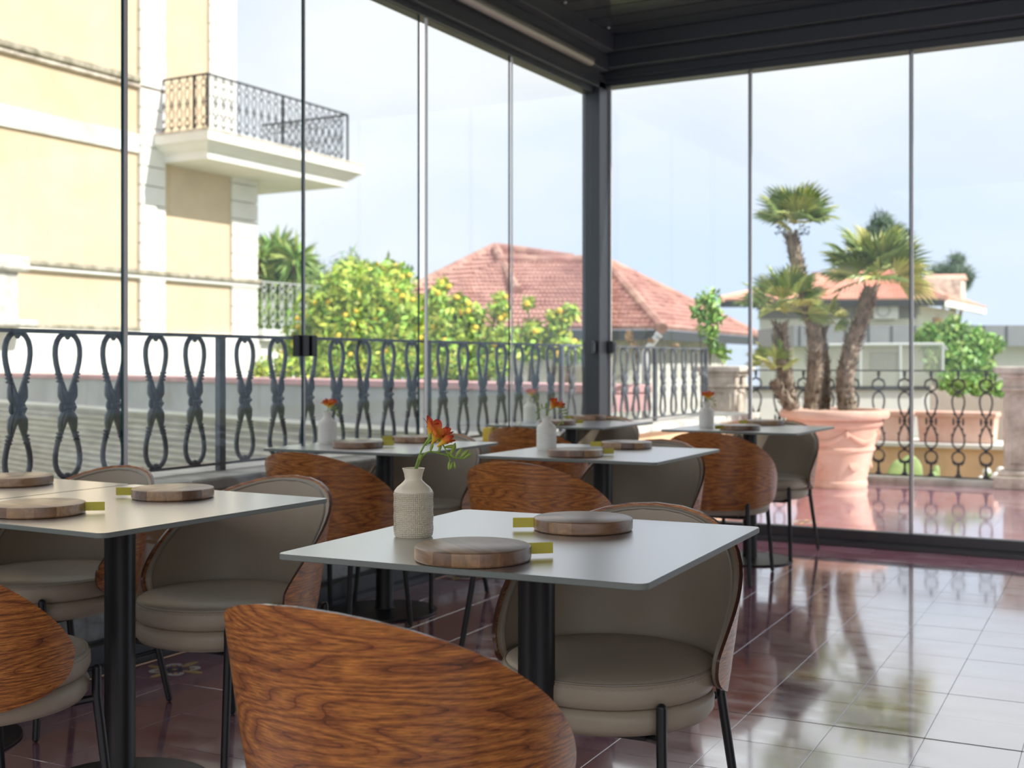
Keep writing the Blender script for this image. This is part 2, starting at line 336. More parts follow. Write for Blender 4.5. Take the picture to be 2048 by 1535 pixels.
t.links.new(mu.outputs[0], rp.inputs[0]); t.links.new(rp.outputs[0], b.inputs['Base Color'])
M['weave'] = m
# ============================================================ floor
XL, YR = -3.40, 7.42            # inner faces of the glazing lines
TA = math.radians(2.1); TS = .27
fl = MB(); fl.box(-3.40, 8.2, -3, 11.75, -.30, -.004)
floor = fl.build('floor', M['grout'], smooth=False); tag(floor, kind='structure')
def tilemb(): 
    a, g_, bv = TS/2-.0006, 0, .0008
    k = MB(); q = []
    for (s, z) in ((a, -.0035), (a, -bv), (a-bv, 0)):
        q += [(-s, -s, z), (s, -s, z), (s, s, z), (-s, s, z)]
    k.add(q, [(8, 9, 10, 11)]+[(i*4+j, i*4+(j+1) % 4, (i+1)*4+(j+1) % 4, (i+1)*4+j) for i in (0, 1) for j in range(4)])
    return k
tme = tilemb().mesh('tile', M['tile'], smooth=False)
ca, sa = math.cos(TA), math.sin(TA)
tiles = []
for i in range(-22, 34):
    for j in range(-4, 48):
        lx, ly = (i+.5)*TS, (j+.5)*TS
        X, Y = lx*ca-ly*sa, lx*sa+ly*ca
        if X < -3.30 or X > 5 or Y < .8 or Y > 11.62 : continue
        Zc = -X*sy+Y*cy; xc = X*cy+Y*sy
        vis = Zc > 1 and abs(xc/Zc) < .47 and (CH*FPX/Zc+HOR) < 1600
        tiles.append((0 if vis else 1, Zc, X, Y, i, j))
tiles.sort()
TILE = {}
for k, (nv, Zc, X, Y, i, j) in enumerate(tiles[:300]):
    o = part('tile', tme, floor, (X, Y, random.uniform(-.0004, .0004)), (random.uniform(-.0008, .0008), random.uniform(-.0008, .0008), TA))
    TILE[(i, j)] = o
rest = MB()
for (nv, Zc, X, Y, i, j) in tiles[300:]:
    q = tilemb(); mt = Matrix.Translation((X, Y, random.uniform(-.0004, .0004))) @ Matrix.Rotation(TA, 4, 'Z') @ Matrix.Rotation(random.uniform(-.0012, .0012), 4, 'X')
    rest.add([mt @ Vector(p) for p in q.v], q.f)
tag(rest.build('tile_field', M['tile'], floor, smooth=False), kind='stuff')
# inlaid four-petal ornaments
def petal_mb(kind):
    k = MB(); z = .0003
    if kind == 'ochre':   # pointed leaf, along +x
        pts = [(.035, 0), (.055, .014), (.085, .022), (.112, .016), (.128, .004), (.120, -.006), (.100, -.010), (.075, -.012), (.052, -.010)]
    elif kind == 'white':
        pts = []
        for a in range(-110, 111, 20): pts.append((.062+.030*math.cos(math.radians(a)), .030*math.sin(math.radians(a))))
        for a in range(110, -111, -20): pts.append((.058+.014*math.cos(math.radians(a)), .014*math.sin(math.radians(a))))
    elif kind == 'centre':
        pts = [((.030+.006*math.cos(4*math.radians(a)))*math.cos(math.radians(a)), (.030+.006*math.cos(4*math.radians(a)))*math.sin(math.radians(a))) for a in range(0, 360, 10)]
    elif kind == 'heart':
        pts = [(.012*math.cos(a*PI/6)+.060, .008*math.sin(a*PI/6)) for a in range(12)]
    else: pts = [(-.009, -.009), (.009, -.009), (.009, .009), (-.009, .009)]
    n = len(pts)
    if kind == 'white':
        h = n//2
        for q in range(h-1):
            k.add([(*pts[q], z), (*pts[q+1], z), (*pts[n-2-q], z), (*pts[n-1-q], z)], [(0, 3, 2, 1)])
    else:
        k.add([(*p, z+(.0001 if kind in('dot','heart') else 0)) for p in pts], [tuple(range(n))])
    return k
for (u, v) in ((350, 1352), (928, 1161), (1625, 1046)):
    Z = CH*FPX/(v-HOR); p = cw((u-1024)*Z/FPX, Z)
    lx, ly = p.x*ca+p.y*sa, -p.x*sa+p.y*ca
    i, j = round(lx/TS-.5), round(ly/TS-.5)
    par = TILE.get((i, j))
    cx, cy_ = ((i+.5)*TS*ca-(j+.5)*TS*sa, (i+.5)*TS*sa+(j+.5)*TS*ca)
    for kd, nm, mt in (('ochre', 'ochre_petal', 'inlayy'), ('white', 'white_petal', 'inlayw'), ('heart', 'ochre_bead', 'inlayy')):
        me = petal_mb(kd).mesh(nm, M[mt], smooth=False)
        for q in range(4):
            a = q*PI/2+(PI/4 if kd != 'ochre' else 0)
            o = part(nm, me, par or floor, (0, 0, 0) if par else (cx, cy_, 0), (0, 0, a if par else a+TA))
            o.location.z += .0006
    for kd, nm, mt in (('centre', 'slate_rosette', 'inlayd'), ('dot', 'ochre_centre', 'inlayy')):
        o = part(nm, petal_mb(kd).mesh(nm, M[mt], smooth=False), par or floor, (0, 0, 0) if par else (cx, cy_, 0), (0, 0, TA if not par else 0)); o.location.z += .0007
# brown expansion joint
p0 = cw((1480-1024)*3.86/FPX, 3.86); 
d = Vector((math.cos(TA), math.sin(TA), 0)); 
Zj = CH*FPX/(1427-HOR); p0 = cw((1480-1024)*Zj/FPX, Zj); jj = MB()
lyj = round((-p0.x*sa+p0.y*ca)/TS)*TS
a0 = Vector((-3.3*ca-lyj*sa, -3.3*sa+lyj*ca, 0)); a1 = Vector((5*ca-lyj*sa, 5*sa+lyj*ca, 0))
nrm = Vector((-sa, ca, 0))*.0022
jj.add([a0-nrm+Vector((0,0,.0004)), a1-nrm+Vector((0,0,.0004)), a1+nrm+Vector((0,0,.0004)), a0+nrm+Vector((0,0,.0004))], [(0, 1, 2, 3)])
jj.build('expansion_joint', mat('brown mastic', (.16, .11, .04), .6), floor, smooth=False)
# ============================================================ pergola frame
def struct(name, mb, m_, bv=0, **k):
    o = mb.build(name, m_, smooth=False, **k); tag(o, kind='structure')
    if bv: bevel(o, bv)
    return o
b = MB(); b.box(-3.53, -3.396, -3, 7.40, 0, .028); b.box(-3.52, -3.405, -3, 7.40, .028, .034); b.box(-3.50, -3.415, -3, 7.40, .034, .103)
struct('baseboard_left', b, M['frame'], .002)
b = MB(); b.box(-3.50, 8, 7.405, 7.53, 0, .030); b.box(-3.50, 8, 7.415, 7.52, .030, .038); b.box(-3.50, 8, 7.435, 7.50, .038, .100)
struct('baseboard_right', b, M['frame'], .002)
b = MB(); b.box(-3.505, -3.40, 7.305, 7.44, .0, 3.0); b.box(-3.535, -3.505, 7.32, 7.42, .0, 3.0); b.box(-3.42, -3.402, 7.44, 7.50, 0, 3.0)
struct('trim_1', b, M['frame'], .003)      # corner post
b = MB(); b.box(-3.53, -3.44, -3, 7.42, 2.92, 2.955); b.box(-3.535, -3.40, -3, 7.42, 2.955, 3.05); b.box(-3.60, -3.33, -3, 7.30, 3.05, 3.16); b.box(-3.60, -3.26, -3, 7.24, 3.16, 3.30);
t2 = struct('trim_2', b, M['frame'], .004)
k = MB(); k.tube([(-3.345, -3, 3.068), (-3.345, 7.05, 3.068)], .034, 20); k.build('highlight_lip', M['highlight'], t2)      # beam along the left glazing; pale lip added to imitate a highlight on it
b = MB(); b.box(-3.60, 8, 7.40, 7.52, 2.975, 3.02); b.box(-3.60, 8, 7.385, 7.535, 3.02, 3.075); b.box(-3.60, 8, 7.30, 7.60, 3.075, 3.17); b.box(-3.60, 8, 7.24, 7.60, 3.17, 3.30)
struct('trim_3', b, M['frame'], .004)      # beam along the right glazing
ceil = MB(); ceil.box(-3.60, 8.2, -.75, 7.6, 3.325, 3.40)
ceiling = struct('ceiling', ceil, M['frame'])
M['louvre'] = mat('dark lacquered louvre', (.030, .033, .038), .22, 0, .6, 1.7, coat=.3)
lv = MB(); lv.box(-3.26, 8, -.094, .094, 0, .022); lv.box(-3.26, 8, -.10, -.088, .010, .030)
lme = lv.mesh('louvre', M['louvre'], smooth=False)
y = 7.13
while y > -.6:
    o = part('louvre', lme, ceiling, (0, y, 3.265)); y -= .20
y = 7.0; 
spot = MB().lathe([(.0, -.002), (.006, -.002), (.008, 0), (.008, .006)], 10).mesh('rivet', M['acwhite'])
for i in range(7): part('rivet', spot, ceiling, (-3.215, 7.05-i*.62, 3.262))
# ============================================================ glazing
def window(n, axis, a, b_, z0, z1, latch=False, sw=(.004, .004)):
    """a pane from a to b_; light seal at its near edge, dark green cut edge at its far edge"""
    o = empty('window_%d' % n, kind='structure')
    p = MB(); e = MB(); s2 = MB(); th = .0045
    if axis == 'L':
        x = -3.458; p.box(x-th, x+th, a+.006, b_-.006, z0, z1)
        e.box(x-th, x+th, b_-.006, b_-.001, z0, z1); s2.box(x-sw[0], x+sw[0], a-.001, a+.006+sw[1], z0, z1)
    else:
        yy = 7.468; p.box(a+.006, b_-.006, yy-th, yy+th, z0, z1)
        e.box(b_-.010, b_-.002, yy-th, yy+th, z0, z1); s2.box(a, a+.010+sw[1], yy-sw[0], yy+sw[0], z0, z1)
    p.build('pane', M['glass'], o, smooth=False)
    e.build('glass_edge', M['glassedge'] if axis == 'L' else M['seald'], o, smooth=False); s2.build('edge_seal', M['sealw'], o, smooth=False)
    if latch is not False:
        k = MB()
        k.box(-.018, .018, -.066, .066, -.047, .047); k.box(.018, .030, -.050, -.010, -.047, .047); k.box(.018, .028, .014, .050, -.047, .047)
        q = bevel(k.build('latch', M['black'], o, smooth=False), .003)
        q.location = Vector(latch)
    return o
X_ = -3.458
#        far edge of the pane before, near edge of the pane after, seal half depth and width
JN = [(onX(246, X_), onX(240, X_)), (onX(606, X_), onX(600, X_)), (onX(838, X_), onX(851, X_)), (onX(1019, X_), onX(1023, X_))]
ends = [JN[0][0]-4+i for i in range(4)]+[j[0] for j in JN]+[7.32]
starts = [ends[0]-1]+[e_+.002 for e_ in ends[:4]]; starts = [ends[i]+.003 for i in range(4)]+[max(j) if j[1] > j[0] else j[0]+.003 for j in JN]
n = 1
for i in range(8):
    lt = False
    if i == 5:
        Z = 3.458/(sy-((605-1024)/FPX)*cy); lt = (-3.45, starts[i]+.003, CH-(691-HOR)*Z/FPX)
    window(n, 'L', starts[i], ends[i+1], .103, 2.92, lt, ((.005, .010) if i == 4 else (.006, .006) if i == 6 else (.004, .002))); n += 1
JR = [-3.40, onY(1500, 7.468), onY(1822, 7.468)]; JR += [JR[-1]+.985*i for i in range(1, 7)]
for i in range(len(JR)-1): window(n, 'R', JR[i], JR[i+1], .100, 2.975); n += 1
# small catches on both sides of the corner post
for nm, loc in (('L', (-3.445, 7.27, 1.225)), ('R', (-3.375, 7.452, 1.225))):
    k = MB(); k.box(-.02, .02, -.028, .028, -.042, .042); k.tube([(0, 0, -.03), (0, 0, .03)], .03, 10)
    q = k.build('window_catch', M['frame'], smooth=True); q.location = loc
    tag(q, 'small dark metal catch on the %s side of the corner post' % ('left' if nm == 'L' else 'right'), 'catch', 'catches on the corner post')
# interior walls out of view; the low back one added to shape the light
struct('wall_right', MB().box(8.2, 8.4, -3, 7.6, 0, 3.4), M['creamwall'])
struct('wall_back', MB().box(-3.6, 8.2, -3.2, -3.0, 0, .9), M['creamwall'])
# ============================================================ low parapet wall left, with coping
lw = MB(); lw.box(-3.95, -3.62, -3, 11.30, -2.6, .585)
wl = struct('wall_left', lw, M['plaster2'])
pl = MB(); pl.box(-3.64, -3.54, -3, 7.5, -.05, .205); bevel(pl.build('plinth', M['plinth'], wl, smooth=False), .01)
y = -2.8
while y < 11.3:
    Lc = random.uniform(.75, 1.05); y1 = min(y+Lc, 11.34); 
    cpm = MB(); h = random.uniform(-.003, .003)
    cpm.box(-4.02, -3.56, y+.003, y1-.003, .585, .640+h); 
    bevel(cpm.build('coping_stone', M['stone'], wl, smooth=False), .012, 2); y = y1
# ============================================================ railings
def loop_pts(z0, z1, hw, n=26, power=1.0):
    """teardrop loop: point at z0, wide end at z1"""
    pts = []
    for i in range(n+1):
        t = i/n*2*PI
        s = (1-math.cos(t))/2            # 0 at the point, 1 at the far end
        x = hw*math.sin(t)*(s**power)*1.30
        pts.append((0, x, z0+(z1-z0)*s))
    return pts[:-1]
def knot_baluster():
    """height 0..0.57, in the YZ plane"""
    k = MB(); H = .57; c = H*.49
    k.tube(loop_pts(c+.02, H-.004, .063, power=.75), .0108, 8, closed=True)
    k.tube(loop_pts(c-.02, .008, .063, power=.75), .0108, 8, closed=True)
    for s in (-1, 1):
        for q in (-1, 1):
            k.tube([(0, s*.004, c+q*.002), (0, s*.024, c+q*.045), (0, s*.030, c+q*.075), (0, s*.030, c+q*.105)], [.012, .019, .014, .008], 8)
            k.tube([(.012, s*.006, c+q*.01), (.014, s*.026, c+q*.05), (.008, s*.032, c+q*.085)], [.004, .007, .003], 6)
            for e_ in (0, 1, 2):
                k.ball((0, s*(.036+.003*e_), c+q*(.100+.014*e_)), .017-.001*e_, .016, .007, 8, 4)
        k.ball((.0, s*.026, c), .010, .014, .022, 8, 5)
    k.tube([(.014, -.026, c), (.016, 0, c), (.014, .026, c)], [.008, .009, .008], 8)
    k.ball((.0, 0, .012), .014, .016, .016, 8, 5)
    k.add([(-.008, -.024, H), (-.008, .024, H), (-.008, 0, H-.030), (.008, -.024, H), (.008, .024, H), (.008, 0, H-.030)], [(0, 1, 2), (5, 4, 3), (0, 3, 4, 1), (1, 4, 5, 2), (2, 5, 3, 0)])
    return k
kb = knot_baluster().mesh('baluster', M['iron'])
rail = empty('balustrade', (-3.78, 0, .64), 0, 'long grey cast iron balustrade of knotted loops on the stone coping behind the left glazing', 'railing')
yA, yB = -.6, 10.42
part('top_rail', MB().box(-.022, .022, yA, yB, .595, .609).mesh('top_rail', M['iron'], smooth=False), rail)
part('bottom_rail', MB().box(-.018, .018, yA, yB, .026, .038).mesh('bottom_rail', M['iron'], smooth=False), rail)
us = [61, 162, 250, 331, 407]
y0 = onX(61, -3.78); sp = (onX(407, -3.78)-y0)/4
pitch = sp
yp = onX(441, -3.78)
k0 = -16
yy = y0-16*pitch; cnt = 0
# groups of balusters between posts: seven bays to a post
post = MB().box(-.014, .014, -.019, .019, -.0, .60).mesh('post', M['iron'], smooth=False)
posts = [yp+i*1.70 for i in range(-3, 4)]
for p_ in posts:
    if yA < p_ < yB: part('post', post, rail, (0, p_, 0))
part('post', post, rail, (0, yB-.02, 0)); 
seg = [posts[i] for i in range(len(posts))]+[yB+.09]
for i in range(len(seg)-1):
    a, b_ = seg[i], seg[i+1]; n_ = max(1, round((b_-a)/(1.70/7.4)-.4)); st = (b_-a)/(n_+.4)
    for j in range(n_):
        yv = a+st*(j+.7)
        if yA+.05 < yv < yB-.06: part('baluster', kb, rail, (0, yv, .032), (0, 0, random.uniform(-.05, .05)))
def ring(k, c, rx, rz, r, n=20): k.tube([(0, c[0]+rx*math.cos(2*PI*i/n), c[1]+rz*math.sin(2*PI*i/n)) for i in range(n)], r, 7, closed=True)
def ring_baluster(H=1.0, w_=1.0):
    k = MB(); r = .0085*w_
    k.lathe([(.0, H*1.0), (.016*w_, H), (.018*w_, H*.985), (.010*w_, H*.975), (.016*w_, H*.965), (.008*w_, H*.95), (.012*w_, H*.925)], 8)
    ring(k, (0, H*.873), .056*w_, H*.056, r)
    for s in (-1, 1):
        k.ball((0, s*.035*w_, H*.915), .009*w_, .022*w_, .008, 8, 4)
    k.ball((0, 0, H*.812), .016*w_, .018*w_, .014, 8, 4)
    k.tube(loop_pts(H*.545, H*.802, .054*w_, power=.5), r, 7, closed=True)
    k.tube(loop_pts(H*.505, H*.268, .054*w_, power=.5), r, 7, closed=True)
    for s in (-1, 1):
        k.ball((0, s*.042*w_, H*.525), .012, .011*w_, H*.040, 8, 5)
        k.ball((0, s*.034*w_, H*.60), .010, .012*w_, H*.016, 8, 4); k.ball((0, s*.034*w_, H*.455), .010, .012*w_, H*.016, 8, 4)
        k.ball((0, s*.060*w_, H*.40), .008, .007*w_, H*.012, 6, 4)
    k.ball((0, 0, H*.525), .016, .022*w_, H*.022, 8, 4)
    k.ball((0, 0, H*.256), .016, .020*w_, .014, 8, 4)
    ring(k, (0, H*.185), .054*w_, H*.056, r)
    k.tube([(0, -.050*w_, H*.150), (0, -.030*w_, H*.122), (0, 0, H*.125), (0, .030*w_, H*.122), (0, .050*w_, H*.150)], .011*w_, 7)
    k.lathe([(.0, 0), (.032*w_, 0), (.026*w_, H*.020), (.012*w_, H*.035), (.016*w_, H*.05), (.010*w_, H*.07), (.014*w_, H*.125), (0, H*.128)], 8)
    return k
rb = ring_baluster(.965).mesh('baluster', M['iron2'])
YB = 11.64
X0, X1 = onY(1477, YB), onY(1997, YB)
br = empty('terrace_balustrade', (0, YB, .07), 0, 'black cast iron balustrade of rings and loops at the far edge of the red terrace', 'railing')
part('top_rail', MB().box(X0, X1, -.02, .02, .968, .980).mesh('top_rail', M['iron2'], smooth=False), br)
part('bottom_rail', MB().box(X0, X1, -.016, .016, -.012, .002).mesh('bottom_rail', M['iron2'], smooth=False), br)
xs = [onY(u, YB) for u in (1757, 1807, 1860, 1915, 1972)]; st = (xs[-1]-xs[0])/4
i = -8
xv = xs[-1]
while xv > X0+.05:
    part('baluster', rb, br, (xv, 0, 0), (0, 0, PI/2)); xv -= st
for xv in (X0+.03, X1-.03):
    part('bracket', MB().tube([(xv, 0, .97), (xv, 0, .80), (xv+(.06 if xv > -2 else -.06), 0, .79)], .007, 6).mesh('bracket', M['iron2']), br)
# low kerb under the far balustrade
kb2 = MB(); kb2.box(-3.62, 5.0, 11.56, 11.76, -.02, .045); struct('trim_4', kb2, M['stone'], .01)
# ============================================================ stone pedestals
def pedestal(x, y, lab, sc=1.0):
    o = empty('stone_pedestal', (x, y, 0), 0, lab, 'pedestal', 'stone pedestals of the terrace balustrade')
    def slab(nm, h, z0, z1, bv=.01):
        bevel(MB().box(-h, h, -h, h, z0, z1).build(nm, M['stonewarm'], o, smooth=False), bv)
    slab('base', .245, 0, .11); slab('base_moulding', .215, .11, .16, .02)
    sh = MB(); sh.box(-.165, .165, -.165, .165, .16, .87)
    bevel(sh.build('shaft', M['stonewarm'], o, smooth=False), .008)
    for rz in (0, PI/2, PI, 1.5*PI):
        p = MB(); p.tube([(-.115, -.168, .22), (.115, -.168, .22), (.115, -.168, .80), (.06, -.168, .83), (-.06, -.168, .83), (-.115, -.168, .80)], .011, 6, closed=True)
        q = p.build('panel_moulding', M['stonewarm'], o); q.rotation_euler = (0, 0, rz)
    slab('neck_moulding', .195, .87, .90, .012); slab('neck', .175, .90, .985, .004)
    slab('cap_moulding', .205, .985, 1.025, .014); slab('cap', .245, 1.025, 1.085, .014)
    return o
xp = onY(2052, 11.63); pedestal(xp, 11.66, 'square weathered stone pedestal with carved panel, at the right end of the black balustrade')
xq = onY(1447, 11.63); pedestal(xq, 11.66, 'square weathered stone pedestal in the gap behind the end of the grey balustrade')
# ============================================================ big terracotta pot with fan palms
pc = cw((1668-1024)*10.95/FPX, 10.95)
pot = empty('terracotta_pot', (pc.x, pc.y, 0), 0, 'huge round terracotta pot with rolled rim and garlands, on the red terrace', 'pot')
part('body', MB().lathe([(0, 0), (.285, 0), (.295, .02), (.292, .055), (.283, .065), (.287, .08), (.345, .325), (.360, .335), (.362, .355), (.352, .365), (.385, .50), (.392, .535), (.412, .548), (.425, .565), (.428, .592), (.420, .606), (.430, .616), (.470, .622), (.482, .640), (.484, .672), (.472, .692), (.440, .70), (.405, .695), (.395, .66), (.0, .655)], 64).mesh('body', M['terracotta']), pot)
gar = MB()
for q in range(6):
    a0 = q*PI/3; pts = []
    for i in range(13):
        a = a0+(i/12)*PI/3; z = .50-.085*math.sin(PI*i/12); R_ = .352+(z-.365)*.245
        pts.append((R_*math.cos(a), R_*math.sin(a), z))
    gar.tube(pts, [.010+.016*math.sin(PI*i/12) for i in range(13)], 7)
    gar.ball((.39*math.cos(a0), .39*math.sin(a0), .49), .022, .022, .035, 8, 5)
    gar.ball((.372*math.cos(a0+PI/6), .372*math.sin(a0+PI/6), .50), .016, .016, .02, 8, 5)
part('garland', gar.mesh('garland', M['terracotta']), pot)
me = MB().lathe([(0, .012), (.03, .010), (.05, .004), (.056, -.004)], 16).mesh('rosette', M['terracotta'])
for q in range(6):
    a = q*PI/3+.3; R_ = .318
    o = part('rosette', me, pot, (R_*math.cos(a), R_*math.sin(a), .215), (0, PI/2-.23, a))
part('soil', MB().lathe([(0, .665), (.39, .665), (.40, .655), (0, .64)], 32).mesh('soil', M['soil']), pot)
palm = empty('fan_palm', (pc.x, pc.y, .665), 0, 'multi-trunked fan palm with shaggy trunks growing in the huge terracotta pot', 'palm')
def P3(u, v, dZ=0):
    p = at(u, v, 10.95+dZ); return p-Vector((pc.x, pc.y, .665))
def smooth_path(pts, n=8):
    out = []
    P = [pts[0]]+list(pts)+[pts[-1]]
    for i in range(1, len(P)-2):
        for k in range(n):
            t = k/n; a, b_, c, d_ = P[i-1], P[i], P[i+1], P[i+2]
            out.append(.5*((2*b_)+(c-a)*t+(2*a-5*b_+4*c-d_)*t*t+(3*b_-a-3*c+d_)*t**3))
    out.append(P[-2]); return out
def palm_trunk(pts, r0, r1):
    pts = smooth_path(pts, 10); n = len(pts); k = MB()
    rr = [r0+(r1-r0)*i/(n-1)+random.uniform(-.006, .009) for i in range(n)]
    k.tube(pts, rr, 12)
    for i in range(n*11):
        t = random.random()*(n-1); i0 = min(int(t), n-2); p = pts[i0].lerp(pts[i0+1], t-i0); d = (pts[i0+1]-pts[i0]).normalized()
        a = random.random()*2*PI; o_ = d.orthogonal().normalized(); nrm_ = Quaternion(d, a) @ o_
        r = rr[i0]; s = random.uniform(.6, 1.3)
        side = d.cross(nrm_).normalized()*.013*s
        base = p+nrm_*(r*.8); tip = p+nrm_*(r+.026*s)+d*.052*s
        k.add([base-side, base+side, tip+side*.4, tip-side*.4, base-d*.02], [(0, 1, 2, 3), (1, 0, 4)])
    part('trunk', k.mesh('trunk', M['bark'], smooth=False), palm)
    return pts[-1], (pts[-1]-pts[-4]).normalized()
def fan_mesh(R_, m_, blades=17, spread=150):
    """fan leaf: hub at origin, opens along +X, normal +Z"""
    k = MB()
    for i in range(blades):
        a = math.radians(-spread/2+spread*i/(blades-1)); L_ = R_*(1-.22*abs(i/(blades-1)*2-1)**2)*random.uniform(.93, 1.05)
        d = Vector((math.cos(a), math.sin(a), 0)); n_ = Vector((-math.sin(a), math.cos(a), 0)); z = Vector((0, 0, 1))
        w2 = R_*.050; lift = .04*R_*(1 if i % 2 else -1)*.3
        m1 = d*L_*.45+z*(.035*R_); tp = d*L_-z*(.10*R_*random.uniform(.3, 1.6))
        k.add([(0, 0, 0), m1-n_*w2, m1+z*.018*R_*1.2, m1+n_*w2, d*L_*.75-n_*w2*.55, d*L_*.75+z*.012, d*L_*.75+n_*w2*.55, tp],
              [(0, 1, 2), (0, 2, 3), (1, 4, 5, 2), (2, 5, 6, 3), (4, 7, 5), (5, 7, 6)])
    return k.mesh('frond', m_, smooth=False)
fans = [fan_mesh(.30, M['palm']) for _ in range(3)]+[fan_mesh(.30, M['palmy'], 13, 120)]
def crown(c, R_, n, up, droop=.3, yellow=0, bias=None, pet=.45, smin=-.35):
    for i in range(n):
        a = 2*PI*(i*.382+random.uniform(-.04, .04)); e_ = smin+(1.25-smin)*((i+.5)/n)+random.uniform(-.1, .1)
        d = Vector((math.cos(a)*math.cos(e_), math.sin(a)*math.cos(e_), math.sin(e_)))
        if bias is not None: d = (d+bias*.6).normalized()
        hub = c+d*R_*pet
        st = MB().tube([c, c+d*R_*pet*.5+Vector((0, 0, .015)), hub], [.009, .006, .005], 5)
        f_ = MB()
        me = fans[3] if random.random() < yellow else random.choice(fans[:3])
        o = part('frond', me, palm, hub)
        x = (d+Vector((0, 0, .10*(1 if e_ > 0 else -1)))).normalized(); z = (Vector((0, 0, 1))-x*x.z)
        if z.length < .2: z = x.orthogonal()
        z.normalize(); roll = random.uniform(-.7, .7); z = Quaternion(x, roll) @ z; yv = z.cross(x)
        o.rotation_mode = 'QUATERNION'; o.rotation_quaternion = Matrix((x, yv, z)).transposed().to_quaternion()
        s = R_*(1-pet)/.30*random.uniform(.9, 1.12); o.scale = (s, s, s)
        part('stalk', st.mesh('stalk', M['palmy']), palm)
tp, d = palm_trunk([P3(1622, 818), P3(1632, 720), P3(1622, 630), P3(1598, 545), P3(1583, 470)], .075, .055)
crown(P3(1587, 446), .42, 20, d, yellow=.1, smin=-.05, pet=.30)
part('frond', fans[0], palm, P3(1622, 437), (0, -.5, YAW+.2)); part('stalk', MB().tube([P3(1587, 470), P3(1605, 450), P3(1622, 437)], .005, 5).mesh('stalk', M['palmy']), palm)
for s in (-1, 1):      # dark berry clusters under the tall crown
    k = MB()
    for i in range(26): k.ball(P3(1585+s*24+random.uniform(-11, 11), 462+random.uniform(-12, 8), random.uniform(-.05, .05)), .008, n=5, m=3)
    k.tube([P3(1584, 478), P3(1585+s*24, 462)], .005, 5)
    part('berry_cluster', k.mesh('berry_cluster', M['iron']), palm)
tp, d = palm_trunk([P3(1583, 818), P3(1570, 750, -.1), P3(1562, 690, -.1), P3(1560, 650, -.1)], .062, .058)
crown(P3(1568, 622, -.1), .46, 22, d, yellow=.15, smin=-.1)
tp, d = palm_trunk([P3(1695, 818, -.05), P3(1690, 760, -.05), P3(1704, 690, -.05), P3(1722, 640, -.05), P3(1742, 575, -.05)], .080, .062)
crown(P3(1750, 558, -.05), .56, 30, d, yellow=.2, smin=-.15, pet=.38)
crown(P3(1800, 548, .3), .30, 5, d, yellow=.8, smin=-.6, bias=Vector((.8, .4, -.3)))
tp, d = palm_trunk([P3(1648, 818, .1), P3(1650, 740, .1), P3(1640, 680, .1), P3(1642, 655, .1)], .05, .045)
crown(P3(1645, 645, .1), .30, 10, d, yellow=.2, smin=-.1)
tp, d = palm_trunk([P3(1590, 815, -.15), P3(1566, 790, -.15), P3(1553, 768, -.15)], .045, .035)
crown(P3(1545, 738, -.15), .30, 10, d, yellow=.75, smin=0, bias=Vector((-.5, -.3, .2)))
